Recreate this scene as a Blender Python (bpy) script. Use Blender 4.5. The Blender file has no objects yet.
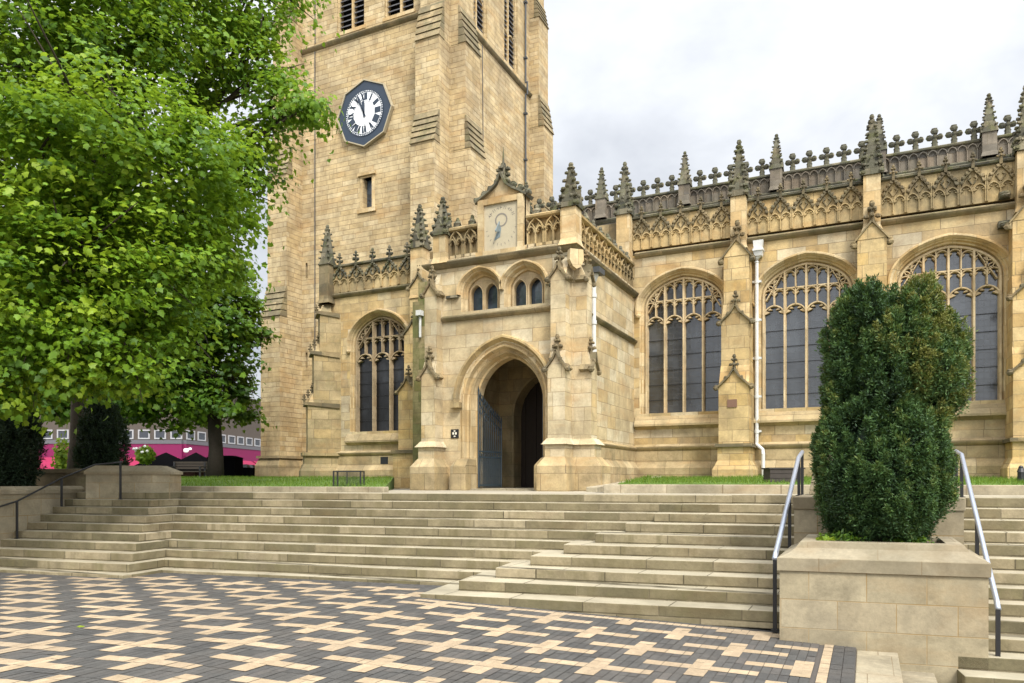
import bpy, bmesh, math, random
import numpy as np
from mathutils import Vector, Matrix
from mathutils.geometry import tessellate_polygon

random.seed(7)
rng = np.random.default_rng(7)
SC = bpy.context.scene
COL = SC.collection
R = math.radians

# ---------------------------------------------------------------- camera
EYE = 0.26                       # eye height above the church terrace (z = 0)
YAW = R(25.6)
cam = bpy.data.cameras.new('camera')
cam_o = bpy.data.objects.new('camera', cam)
COL.objects.link(cam_o)
cam_o.location = (0, 0, EYE)
cam_o.rotation_euler = (R(90), 0, YAW)
cam.sensor_width = 36
cam.lens = 740 / 1024 * 36
cam.shift_y = (480 - 341.5) / 1024
cam.clip_start = 0.1
cam.clip_end = 6000
SC.camera = cam_o

# ---------------------------------------------------------------- light
SUN_EL, SUN_AZ = 50, 134         # degrees; azimuth clockwise from +Y
SC.view_settings.view_transform = 'Standard'
SC.view_settings.look = 'None'
SC.view_settings.exposure = 1.45
SC.view_settings.gamma = 1.0
SC.view_settings.use_curve_mapping = False
sun = bpy.data.lights.new('sun', 'SUN')
sun.energy = 1.5
sun.angle = R(14)
sun.color = (1.0, 0.95, 0.86)
sun_o = bpy.data.objects.new('sun', sun)
COL.objects.link(sun_o)
sd = Vector((math.sin(R(SUN_AZ)) * math.cos(R(SUN_EL)), math.cos(R(SUN_AZ)) * math.cos(R(SUN_EL)), math.sin(R(SUN_EL))))
sun_o.rotation_euler = sd.to_track_quat('Z', 'Y').to_euler()
sun_o.location = sd * 60

world = bpy.data.worlds.new('World')
SC.world = world
world.use_nodes = True


class NT:
    """small helper for node trees"""
    def __init__(self, tree):
        self.t = tree
        self.n = tree.nodes
        self.l = tree.links

    def new(self, kind, **kw):
        nd = self.n.new(kind)
        for k, v in kw.items():
            setattr(nd, k, v)
        return nd

    def put(self, sock, val):
        if isinstance(val, bpy.types.NodeSocket):
            self.l.new(val, sock)
        else:
            sock.default_value = val

    def math(self, op, a, b=0.0, c=0.0, clamp=False):
        nd = self.new('ShaderNodeMath', operation=op, use_clamp=clamp)
        self.put(nd.inputs[0], a); self.put(nd.inputs[1], b); self.put(nd.inputs[2], c)
        return nd.outputs[0]

    def mix(self, f, a, b, mode='MIX'):
        nd = self.new('ShaderNodeMix', data_type='RGBA', blend_type=mode)
        self.put(nd.inputs[0], f); self.put(nd.inputs[6], a); self.put(nd.inputs[7], b)
        return nd.outputs[2]

    def noise(self, vec, scale, detail=4, rough=0.55, dist=0.0):
        nd = self.new('ShaderNodeTexNoise')
        self.l.new(vec, nd.inputs['Vector'])
        nd.inputs['Scale'].default_value = scale
        nd.inputs['Detail'].default_value = detail
        nd.inputs['Roughness'].default_value = rough
        nd.inputs['Distortion'].default_value = dist
        return nd.outputs['Fac']

    def ramp(self, f, stops):
        nd = self.new('ShaderNodeValToRGB')
        self.l.new(f, nd.inputs[0])
        e = nd.color_ramp.elements
        while len(e) < len(stops):
            e.new(0.5)
        for el, (p, c) in zip(e, stops):
            el.position = p
            el.color = c if len(c) == 4 else (*c, 1)
        return nd.outputs[0]

    def xyz(self, x, y, z):
        nd = self.new('ShaderNodeCombineXYZ')
        self.put(nd.inputs[0], x); self.put(nd.inputs[1], y); self.put(nd.inputs[2], z)
        return nd.outputs[0]

    def sep(self, v):
        nd = self.new('ShaderNodeSeparateXYZ')
        self.l.new(v, nd.inputs[0])
        return nd.outputs

    def vmul(self, v, s):
        nd = self.new('ShaderNodeVectorMath', operation='MULTIPLY')
        self.l.new(v, nd.inputs[0]); nd.inputs[1].default_value = s
        return nd.outputs[0]

    def vadd(self, v, s):
        nd = self.new('ShaderNodeVectorMath', operation='ADD')
        self.l.new(v, nd.inputs[0]); self.put(nd.inputs[1], s)
        return nd.outputs[0]


def g(v):
    return (v, v, v, 1)


def build_world():
    w = NT(world.node_tree)
    w.n.clear()
    out = w.new('ShaderNodeOutputWorld')
    bg = w.new('ShaderNodeBackground')
    bg.inputs['Strength'].default_value = 0.1
    sky = w.new('ShaderNodeTexSky', sky_type='NISHITA')
    sky.sun_disc = False
    sky.sun_elevation = R(SUN_EL)
    sky.sun_rotation = R(SUN_AZ)
    tc = w.new('ShaderNodeTexCoord')
    d = tc.outputs['Generated']
    s = w.sep(d)
    # cloud deck: project the view direction on a flat layer so clouds flatten towards the horizon
    zz = w.math('ADD', w.math('MAXIMUM', s[2], 0.0), 0.22)
    p = w.xyz(w.math('DIVIDE', s[0], zz), w.math('DIVIDE', s[1], zz), 0.0)
    n1 = w.noise(p, 1.1, 6, 0.55, 0.3)
    n2 = w.noise(p, 3.0, 5, 0.6, 0.2)
    f = w.math('ADD', w.math('MULTIPLY', n1, 0.75), w.math('MULTIPLY', n2, 0.25))
    cloud = w.ramp(f, [(0.40, (0.60, 0.62, 0.66)), (0.50, (0.77, 0.79, 0.82)), (0.59, (0.95, 0.96, 0.97)), (0.70, (1.0, 1.0, 1.0))])
    # overcast deck is brightest overhead
    grad = w.math('ADD', w.math('MULTIPLY', w.math('MAXIMUM', s[2], 0.0), 4.8), 2.5)
    # and glows broadly round the veiled sun
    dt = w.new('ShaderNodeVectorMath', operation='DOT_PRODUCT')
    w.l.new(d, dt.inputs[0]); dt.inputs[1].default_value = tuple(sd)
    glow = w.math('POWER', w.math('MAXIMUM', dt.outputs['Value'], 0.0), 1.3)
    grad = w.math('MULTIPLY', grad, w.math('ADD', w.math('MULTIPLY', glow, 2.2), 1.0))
    cl = w.new('ShaderNodeVectorMath', operation='SCALE')
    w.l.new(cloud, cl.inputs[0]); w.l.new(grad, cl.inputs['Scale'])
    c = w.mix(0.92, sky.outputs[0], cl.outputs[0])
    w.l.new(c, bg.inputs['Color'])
    w.l.new(bg.outputs[0], out.inputs['Surface'])


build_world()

# ---------------------------------------------------------------- frames
A8 = R(25.6 - 17.5)
SXv = Vector((math.cos(A8), math.sin(A8), 0))
SYv = Vector((-math.sin(A8), math.cos(A8), 0))


def site(x, y, z):
    """stairs / plaza coordinates -> world (turned 8 degrees from the church)"""
    return SXv * x + SYv * y + Vector((0, 0, z))


SK = math.tan(A8)


def sitek(x, y, z):
    """site coordinates whose cross lines run parallel to the church's"""
    return site(x + SK * (y - 9.15), y, z)


def south(Y):
    return lambda u, v, d: Vector((u, Y - d, v))


def east(X):
    return lambda u, v, d: Vector((X + d, u, v))


# ---------------------------------------------------------------- materials
MAT = {}


def mat(name, base=(0.5, 0.5, 0.5), rough=0.8, metal=0.0, spec=0.3, noise_amt=0.15, noise_scale=6.0, bump=0.0):
    m = bpy.data.materials.new(name)
    m.use_nodes = True
    t = NT(m.node_tree)
    b = t.n['Principled BSDF']
    tc = t.new('ShaderNodeTexCoord')
    n = t.noise(tc.outputs['Object'], noise_scale, 5, 0.6)
    c = t.mix(n, tuple(x * (1 - noise_amt) for x in base) + (1,), tuple(min(1, x * (1 + noise_amt)) for x in base) + (1,))
    t.l.new(c, b.inputs['Base Color'])
    b.inputs['Roughness'].default_value = rough
    b.inputs['Metallic'].default_value = metal
    b.inputs['Specular IOR Level'].default_value = spec
    if bump:
        bp = t.new('ShaderNodeBump')
        bp.inputs['Strength'].default_value = bump
        bp.inputs['Distance'].default_value = 0.02
        t.l.new(t.noise(tc.outputs['Object'], noise_scale * 4, 4), bp.inputs['Height'])
        t.l.new(bp.outputs[0], b.inputs['Normal'])
    MAT[name] = m
    return m


def stone(name, pal, w=0.6, h=0.3, mortar=0.008, mortcol=(0.16, 0.12, 0.07), stain=0.4, staincol=(0.10, 0.085, 0.06),
          zoff=0.0, streak=0.35, lichen=0.0, bump=0.5, top=None, uoff=0.0, stretch=1.0, seed=0.0, topv=1.0):
    """coursed ashlar: palette per block, joints, stains and run-off streaks"""
    m = bpy.data.materials.new(name)
    m.use_nodes = True
    t = NT(m.node_tree)
    b = t.n['Principled BSDF']
    b.inputs['Roughness'].default_value = 0.92
    b.inputs['Specular IOR Level'].default_value = 0.15
    tc = t.new('ShaderNodeTexCoord')
    geo = t.new('ShaderNodeNewGeometry')
    oi = t.new('ShaderNodeObjectInfo')
    P = t.vadd(tc.outputs['Object'], (seed, seed * 0.7, 0))
    p = t.sep(P)
    n = t.sep(geo.outputs['Normal'])
    ax = t.math('GREATER_THAN', t.math('ABSOLUTE', n[0]), 0.72)
    az = t.math('GREATER_THAN', t.math('ABSOLUTE', n[2]), 0.8)
    u = t.math('ADD', t.math('MULTIPLY', p[0], t.math('SUBTRACT', 1.0, ax)), t.math('MULTIPLY', p[1], ax))
    v = t.math('ADD', t.math('MULTIPLY', t.math('ADD', p[2], zoff), t.math('SUBTRACT', 1.0, az)), t.math('MULTIPLY', t.math('MULTIPLY', p[1], topv), az))
    row = t.math('FLOOR', t.math('DIVIDE', v, h))
    # irregular block lengths: stretch u differently in every course
    wn = t.new('ShaderNodeTexWhiteNoise', noise_dimensions='1D')
    t.l.new(row, wn.inputs['W'])
    un = t.new('ShaderNodeTexNoise', noise_dimensions='2D')
    t.l.new(t.xyz(t.math('MULTIPLY', u, 0.9 / w), t.math('MULTIPLY', row, 7.3), 0.0), un.inputs['Vector'])
    un.inputs['Scale'].default_value = 0.5
    un.inputs['Detail'].default_value = 1
    u2 = t.math('ADD', t.math('ADD', u, t.math('MULTIPLY', wn.outputs['Value'], w * 0.9 * stretch)),
                t.math('MULTIPLY', un.outputs['Fac'], w * 0.9 * stretch))
    br = t.new('ShaderNodeTexBrick', offset=0.5, squash=1.0)
    t.l.new(t.xyz(t.math('ADD', u2, uoff), v, 0.0), br.inputs['Vector'])
    br.inputs['Color1'].default_value = g(0)
    br.inputs['Color2'].default_value = g(1)
    br.inputs['Mortar'].default_value = g(0.5)
    br.inputs['Scale'].default_value = 1
    br.inputs['Mortar Size'].default_value = mortar
    br.inputs['Mortar Smooth'].default_value = 0.4
    br.inputs['Bias'].default_value = 0
    br.inputs['Brick Width'].default_value = w
    br.inputs['Row Height'].default_value = h
    rnd = t.sep(br.outputs['Color'])[0]
    k = len(pal)
    col = t.ramp(rnd, [((i + 0.5) / k, c) for i, c in enumerate(pal)])
    # mottling inside blocks
    n1 = t.noise(P, 2.3, 6, 0.65, 0.3)
    n2 = t.noise(P, 23.0, 4, 0.7)
    col = t.mix(0.75, col, t.ramp(n1, [(0.28, g(0.27)), (0.5, g(0.5)), (0.72, g(0.68))]), 'OVERLAY')
    col = t.mix(0.35, col, t.ramp(n2, [(0.25, g(0.3)), (0.75, g(0.68))]), 'OVERLAY')
    # iron-brown bedding stains
    n5 = t.noise(t.vmul(P, (0.6, 0.6, 1.6)), 1.1, 4, 0.6, 0.5)
    col = t.mix(t.math('MULTIPLY', t.ramp(n5, [(0.52, g(0)), (0.70, g(1))]), 0.45), col, (*[c * f for c, f in zip(pal[0], (0.95, 0.74, 0.55))], 1))
    # soot stains
    n3 = t.noise(P, 0.55, 5, 0.62, 0.4)
    sm = t.ramp(n3, [(0.47, g(0)), (0.66, g(1))])
    col = t.mix(t.math('MULTIPLY', sm, stain), col, (*staincol, 1))
    # run-off streaks (only across upright faces)
    sp = t.xyz(t.math('MULTIPLY', u, 3.2), t.math('MULTIPLY', p[2], 0.5), t.math('MULTIPLY', u, 0.1))
    n4 = t.noise(sp, 1.0, 4, 0.6)
    stm = t.math('MULTIPLY', t.ramp(n4, [(0.52, g(0)), (0.68, g(1))]), streak)
    stm = t.math('MULTIPLY', stm, t.math('SUBTRACT', 1.0, az))
    col = t.mix(stm, col, (staincol[0] * 1.5, staincol[1] * 1.5, staincol[2] * 1.4, 1))
    if lichen:
        n6 = t.noise(P, 3.1, 5, 0.7)
        col = t.mix(t.math('MULTIPLY', t.ramp(n6, [(0.50, g(0)), (0.64, g(1))]), lichen), col, (0.11, 0.115, 0.04, 1))
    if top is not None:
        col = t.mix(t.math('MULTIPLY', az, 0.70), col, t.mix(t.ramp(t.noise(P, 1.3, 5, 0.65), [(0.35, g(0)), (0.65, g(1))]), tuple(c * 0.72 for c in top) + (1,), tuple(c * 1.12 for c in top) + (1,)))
    mf = t.math('MULTIPLY', br.outputs['Fac'], t.ramp(t.noise(P, 1.7, 3), [(0.3, g(0.35)), (0.65, g(1))]))
    col = t.mix(mf, col, (*mortcol, 1))
    t.l.new(col, b.inputs['Base Color'])
    hgt = t.math('ADD', t.math('MULTIPLY', br.outputs['Fac'], -1.0), t.math('ADD', t.math('MULTIPLY', n2, 0.45), t.math('ADD', t.math('MULTIPLY', rnd, 0.25), n1)))
    bp = t.new('ShaderNodeBump')
    bp.inputs['Strength'].default_value = bump
    bp.inputs['Distance'].default_value = 0.02
    t.l.new(hgt, bp.inputs['Height'])
    t.l.new(bp.outputs[0], b.inputs['Normal'])
    MAT[name] = m
    return m


HONEY = [(0.40, 0.28, 0.125), (0.46, 0.345, 0.175), (0.49, 0.395, 0.235), (0.43, 0.30, 0.135), (0.51, 0.43, 0.285), (0.36, 0.265, 0.145), (0.47, 0.34, 0.15), (0.54, 0.46, 0.32)]
stone('tower_ashlar', [(0.42, 0.315, 0.165), (0.465, 0.365, 0.21), (0.49, 0.395, 0.24), (0.45, 0.345, 0.19)], w=0.85, h=0.235, mortar=0.010, stain=0.5, staincol=(0.185, 0.14, 0.085), streak=0.45, mortcol=(0.16, 0.10, 0.055), bump=0.8)
stone('aisle_ashlar', HONEY, w=0.72, h=0.31, stain=0.55, staincol=(0.17, 0.14, 0.095), streak=0.45, seed=3.1)
stone('porch_ashlar', [(0.45, 0.35, 0.20), (0.48, 0.395, 0.245), (0.50, 0.42, 0.28), (0.45, 0.33, 0.165), (0.52, 0.45, 0.31)], w=0.68, h=0.34, mortar=0.007, stain=0.45, staincol=(0.20, 0.165, 0.105), streak=0.40, mortcol=(0.20, 0.145, 0.08), seed=11.7)
stone('buttress_ashlar', [(0.44, 0.31, 0.13), (0.50, 0.375, 0.19), (0.48, 0.355, 0.18), (0.40, 0.27, 0.115)], w=0.5, h=0.33, mortar=0.008, stain=0.5, staincol=(0.16, 0.13, 0.08), streak=0.5, seed=5.5)
stone('dressed_stone', [(0.44, 0.31, 0.15), (0.50, 0.38, 0.21), (0.53, 0.42, 0.25)], w=0.42, h=0.42, mortar=0.005, stain=0.45, staincol=(0.19, 0.145, 0.08), streak=0.35, bump=0.4, seed=7.9)
stone('tracery_stone', [(0.46, 0.35, 0.20), (0.54, 0.43, 0.27), (0.50, 0.39, 0.23)], w=0.5, h=0.5, mortar=0.003, stain=0.15, streak=0.1, bump=0.2, seed=1.9)
stone('tracery_dark', [(0.30, 0.23, 0.14), (0.36, 0.28, 0.18)], w=0.5, h=0.5, mortar=0.003, stain=0.3, streak=0.1, bump=0.2)
stone('parapet_stone', [(0.42, 0.31, 0.15), (0.47, 0.36, 0.19), (0.40, 0.29, 0.14)], w=0.5, h=0.6, mortar=0.006, stain=0.7, streak=0.55, staincol=(0.09, 0.08, 0.055), seed=2.2)
stone('weathered_stone', [(0.15, 0.142, 0.10), (0.088, 0.086, 0.064), (0.23, 0.20, 0.135), (0.065, 0.064, 0.05)], w=0.35, h=0.22, mortar=0.004, stain=0.6, staincol=(0.045, 0.044, 0.034), streak=0.3, lichen=0.6, bump=0.9, seed=4.4)
stone('relief_stone', [(0.20, 0.155, 0.088), (0.13, 0.11, 0.07), (0.26, 0.20, 0.11)], w=0.8, h=0.4, mortar=0.004, stain=0.75, staincol=(0.075, 0.066, 0.045), streak=0.3, lichen=0.15, bump=0.7, seed=9.4)
stone('clerestory_stone', [(0.16, 0.14, 0.11), (0.22, 0.185, 0.14), (0.11, 0.10, 0.085), (0.235, 0.185, 0.13)], w=0.6, h=0.5, mortar=0.006, stain=0.6, staincol=(0.055, 0.05, 0.042), streak=0.4, lichen=0.1, seed=6.1)
stone('ledge_stone', [(0.26, 0.205, 0.12), (0.17, 0.145, 0.09), (0.33, 0.26, 0.15), (0.21, 0.17, 0.10)], w=0.7, h=0.4, mortar=0.006, stain=0.6, staincol=(0.07, 0.065, 0.045), streak=0.4, lichen=0.35, bump=0.7, seed=2.7)
stone('mossy_stone', [(0.24, 0.205, 0.10), (0.17, 0.16, 0.07), (0.13, 0.135, 0.05), (0.28, 0.225, 0.12)], w=0.5, h=0.34, stain=0.5, staincol=(0.06, 0.065, 0.025), streak=0.6, lichen=0.55)
stone('old_and_shade_ashlar', [(0.33, 0.25, 0.13), (0.38, 0.295, 0.165), (0.30, 0.235, 0.13), (0.36, 0.265, 0.13)], w=0.5, h=0.36, mortar=0.008, stain=0.65, staincol=(0.14, 0.12, 0.075), streak=0.5, lichen=0.2, seed=6.6)
stone('plinth_stone', [(0.36, 0.27, 0.14), (0.42, 0.325, 0.185), (0.34, 0.26, 0.145), (0.43, 0.34, 0.20)], w=0.8, h=0.42, mortar=0.008, stain=0.55, staincol=(0.13, 0.11, 0.07), streak=0.4, lichen=0.12, seed=8.3)
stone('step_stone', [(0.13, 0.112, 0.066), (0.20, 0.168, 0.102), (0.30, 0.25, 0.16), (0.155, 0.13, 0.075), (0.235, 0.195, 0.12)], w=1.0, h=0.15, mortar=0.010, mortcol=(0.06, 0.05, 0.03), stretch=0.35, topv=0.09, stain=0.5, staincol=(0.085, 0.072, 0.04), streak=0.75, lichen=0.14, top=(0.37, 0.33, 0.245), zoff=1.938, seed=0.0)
stone('planter_stone', [(0.27, 0.23, 0.15), (0.32, 0.275, 0.185), (0.295, 0.25, 0.168), (0.255, 0.212, 0.138)], w=0.60, h=0.33, mortar=0.007, mortcol=(0.24, 0.165, 0.075), stain=0.5, staincol=(0.15, 0.13, 0.095), streak=0.35, zoff=0.79 + 0.33 * 4, stretch=0.0, bump=0.3)
stone('coping_stone', [(0.225, 0.192, 0.13), (0.275, 0.238, 0.168), (0.25, 0.215, 0.148)], w=1.1, h=0.9, mortar=0.006, stain=0.45, staincol=(0.15, 0.13, 0.085), streak=0.2, zoff=1.5, bump=0.3, seed=1.2)
stone('kerb_stone', [(0.30, 0.26, 0.18), (0.36, 0.31, 0.22)], w=1.0, h=0.9, mortar=0.01, stain=0.5, streak=0.2, zoff=0.4)
stone('wall_dark_stone', [(0.17, 0.135, 0.08), (0.21, 0.17, 0.10)], w=0.7, h=0.34, stain=0.5, streak=0.4, lichen=0.3)

mat('lead_roof', (0.16, 0.17, 0.18), 0.6)
mat('white_paint', (0.56, 0.56, 0.54), 0.55, noise_amt=0.3, noise_scale=3.5)
mat('pipe_grey', (0.06, 0.065, 0.07), 0.5)
mat('iron_blue', (0.028, 0.042, 0.052), 0.55, spec=0.4, noise_amt=0.3)
mat('iron_black', (0.012, 0.012, 0.013), 0.45, spec=0.5)
mat('rail_steel', (0.44, 0.48, 0.56), 0.38, metal=0.75, noise_amt=0.1)
mat('clock_blue', (0.022, 0.035, 0.055), 0.4, spec=0.4)
mat('clock_rim', (0.36, 0.31, 0.21), 0.6)
mat('clock_white', (0.80, 0.81, 0.82), 0.4, noise_amt=0.04)
mat('louvre_slate', (0.10, 0.10, 0.105), 0.7)
mat('dark_void', (0.012, 0.011, 0.010), 0.95)
mat('oak_door', (0.025, 0.017, 0.011), 0.7, noise_scale=10)
mat('plaque_black', (0.015, 0.015, 0.017), 0.35, spec=0.5)
mat('plaque_bronze', (0.16, 0.09, 0.06), 0.4)
mat('letter_cream', (0.7, 0.66, 0.55), 0.5)
mat('sundial_face', (0.42, 0.365, 0.255), 0.85, noise_scale=9, noise_amt=0.12, bump=0.2)
mat('sundial_ink', (0.20, 0.18, 0.15), 0.8)
mat('gnomon_blue', (0.17, 0.21, 0.22), 0.6)
mat('soil', (0.045, 0.03, 0.02), 0.95, noise_scale=25, noise_amt=0.5, bump=0.8)
mat('ground_earth', (0.16, 0.145, 0.12), 0.95, noise_scale=0.6, noise_amt=0.25)
mat('path_flags', (0.30, 0.265, 0.20), 0.9, noise_scale=2.5, noise_amt=0.25, bump=0.2)
mat('turf', (0.085, 0.14, 0.022), 0.95, noise_scale=5, noise_amt=0.4)
mat('bark', (0.055, 0.043, 0.030), 0.95, noise_scale=14, noise_amt=0.5, bump=1.0)
mat('dark_bark', (0.022, 0.017, 0.012), 0.95, noise_scale=14, noise_amt=0.5, bump=1.0)
mat('joint_sand', (0.075, 0.066, 0.058), 0.95, noise_scale=30, noise_amt=0.3)
mat('pink_paint', (0.17, 0.009, 0.065), 0.6, noise_amt=0.08)
mat('red_canvas', (0.24, 0.014, 0.055), 0.8, noise_amt=0.08)
mat('shop_brick', (0.085, 0.07, 0.058), 0.9, noise_scale=3)
mat('grey_panel', (0.11, 0.11, 0.12), 0.8)
mat('black_canvas', (0.004, 0.004, 0.0045), 1.0, spec=0.0)
mat('blue_sign', (0.13, 0.20, 0.34), 0.6)
mat('bench_wood', (0.05, 0.04, 0.03), 0.85)
mat('trough_wood', (0.05, 0.04, 0.035), 0.8, noise_scale=9, noise_amt=0.3)
mat('shop_stock', (0.10, 0.05, 0.04), 0.9, noise_scale=2.0, noise_amt=0.8)
mat('petal_white', (0.8, 0.78, 0.75), 0.7)


def glass(name, base, rough, patch, ior=1.75):
    m = bpy.data.materials.new(name)
    m.use_nodes = True
    t = NT(m.node_tree)
    b = t.n['Principled BSDF']
    tc = t.new('ShaderNodeTexCoord')
    P = tc.outputs['Object']
    p = t.sep(P)
    # leaded quarries: a small rectangular grid, every pane tilted a little
    br = t.new('ShaderNodeTexBrick', offset=0.0)
    hx = t.math('ADD', p[0], p[1])
    t.l.new(t.xyz(hx, p[2], 0.0), br.inputs['Vector'])
    br.inputs['Color1'].default_value = g(0); br.inputs['Color2'].default_value = g(1); br.inputs['Mortar'].default_value = g(0)
    br.inputs['Scale'].default_value = 1
    br.inputs['Brick Width'].default_value = 0.135; br.inputs['Row Height'].default_value = 0.17
    br.inputs['Mortar Size'].default_value = 0.006
    rnd = t.sep(br.outputs['Color'])[0]
    n = t.noise(P, patch, 4, 0.6)
    c = t.mix(t.ramp(n, [(0.35, g(0)), (0.65, g(1))]), (*[x * 0.25 for x in base], 1), (*[x * 2.6 for x in base], 1))  # dark and bright patches painted into the glass colour stand in for reflections
    c = t.mix(t.math('MULTIPLY', rnd, 0.5), c, (*[x * 0.7 for x in base], 1))
    c = t.mix(t.math('MULTIPLY', br.outputs['Fac'], 0.35), c, (0.012, 0.012, 0.013, 1))
    t.l.new(c, b.inputs['Base Color'])
    b.inputs['Roughness'].default_value = rough
    b.inputs['IOR'].default_value = ior
    b.inputs['Specular IOR Level'].default_value = 0.5
    bp = t.new('ShaderNodeBump')
    bp.inputs['Strength'].default_value = 0.28
    bp.inputs['Distance'].default_value = 0.01
    t.l.new(t.math('ADD', t.math('MULTIPLY', rnd, 0.35), t.math('ADD', t.noise(P, 7.0, 3), t.math('MULTIPLY', br.outputs['Fac'], 0.6))), bp.inputs['Height'])
    t.l.new(bp.outputs[0], b.inputs['Normal'])
    MAT[name] = m


glass('leaded_glass', (0.022, 0.025, 0.029), 0.17, 0.55, 1.9)
glass('dark_leaded_glass', (0.012, 0.013, 0.015), 0.3, 0.9, 1.45)
glass('small_glass', (0.030, 0.042, 0.055), 0.15, 2.0)
mat('frame_white', (0.34, 0.34, 0.35), 0.5)
mat('shop_glass', (0.03, 0.035, 0.045), 0.1, spec=0.8)


def tinted(name, stops, rough=0.55, trans=0.35, spec=0.3, dirt=0.0):
    """leaf or brick material coloured by the 'tint' value stored on the mesh"""
    m = bpy.data.materials.new(name)
    m.use_nodes = True
    t = NT(m.node_tree)
    b = t.n['Principled BSDF']
    at = t.new('ShaderNodeAttribute', attribute_name='tint')
    c = t.ramp(at.outputs['Fac'], stops)
    tc = t.new('ShaderNodeTexCoord')
    n = t.noise(tc.outputs['Object'], 11.0, 4, 0.65)
    c = t.mix(0.4, c, t.ramp(n, [(0.25, g(0.28)), (0.75, g(0.7))]), 'OVERLAY')
    if dirt:                      # walked-in grime, gum spots and sand
        n7 = t.noise(tc.outputs['Object'], 0.9, 6, 0.65, 0.6)
        c = t.mix(t.math('MULTIPLY', t.ramp(n7, [(0.42, g(0)), (0.66, g(1))]), dirt), c, (0.13, 0.11, 0.09, 1))
        vo = t.new('ShaderNodeTexVoronoi')
        t.l.new(tc.outputs['Object'], vo.inputs['Vector']); vo.inputs['Scale'].default_value = 2.6
        c = t.mix(t.math('MULTIPLY', t.ramp(vo.outputs['Distance'], [(0.035, g(1)), (0.06, g(0))]), 0.55), c, (0.07, 0.065, 0.06, 1))
        n8 = t.noise(tc.outputs['Object'], 60.0, 3, 0.7)
        c = t.mix(0.35, c, t.ramp(n8, [(0.3, g(0.25)), (0.7, g(0.72))]), 'OVERLAY')
    t.l.new(c, b.inputs['Base Color'])
    b.inputs['Roughness'].default_value = rough
    b.inputs['Specular IOR Level'].default_value = spec
    if trans:
        out = t.n['Material Output']
        tr = t.new('ShaderNodeBsdfTranslucent')
        t.l.new(t.mix(0.5, c, (0.30, 0.42, 0.03, 1)), tr.inputs['Color'])
        ms = t.new('ShaderNodeMixShader')
        ms.inputs[0].default_value = trans
        t.l.new(b.outputs[0], ms.inputs[1]); t.l.new(tr.outputs[0], ms.inputs[2])
        t.l.new(ms.outputs[0], out.inputs['Surface'])
    MAT[name] = m


tinted('leaf_sycamore', [(0.0, (0.030, 0.080, 0.008)), (0.35, (0.085, 0.180, 0.012)), (0.75, (0.155, 0.275, 0.016)), (1.0, (0.25, 0.35, 0.022))], 0.5, 0.45)
tinted('leaf_dark', [(0.0, (0.025, 0.065, 0.008)), (0.5, (0.055, 0.125, 0.011)), (1.0, (0.11, 0.20, 0.018))], 0.5, 0.4)
tinted('leaf_yew', [(0.0, (0.008, 0.022, 0.008)), (0.45, (0.030, 0.072, 0.019)), (0.75, (0.065, 0.120, 0.030)), (1.0, (0.135, 0.140, 0.028))], 0.6, 0.1)
tinted('leaf_black_yew', [(0.0, (0.006, 0.016, 0.006)), (1.0, (0.014, 0.032, 0.011))], 0.7, 0.05)
tinted('leaf_lime', [(0.0, (0.10, 0.18, 0.012)), (1.0, (0.25, 0.32, 0.02))], 0.6, 0.35)
tinted('grass_blade', [(0.0, (0.055, 0.115, 0.012)), (0.6, (0.10, 0.185, 0.016)), (1.0, (0.17, 0.22, 0.035))], 0.7, 0.3)
tinted('paver_slate', [(0.0, (0.058, 0.056, 0.053)), (0.5, (0.066, 0.064, 0.060)), (0.9, (0.078, 0.075, 0.070)), (1.0, (0.088, 0.080, 0.073))], 0.85, 0, 0.2, 0.25)
tinted('paver_buff', [(0.0, (0.305, 0.232, 0.148)), (0.5, (0.335, 0.256, 0.166)), (1.0, (0.365, 0.283, 0.187))], 0.9, 0, 0.2, 0.28)


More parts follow.
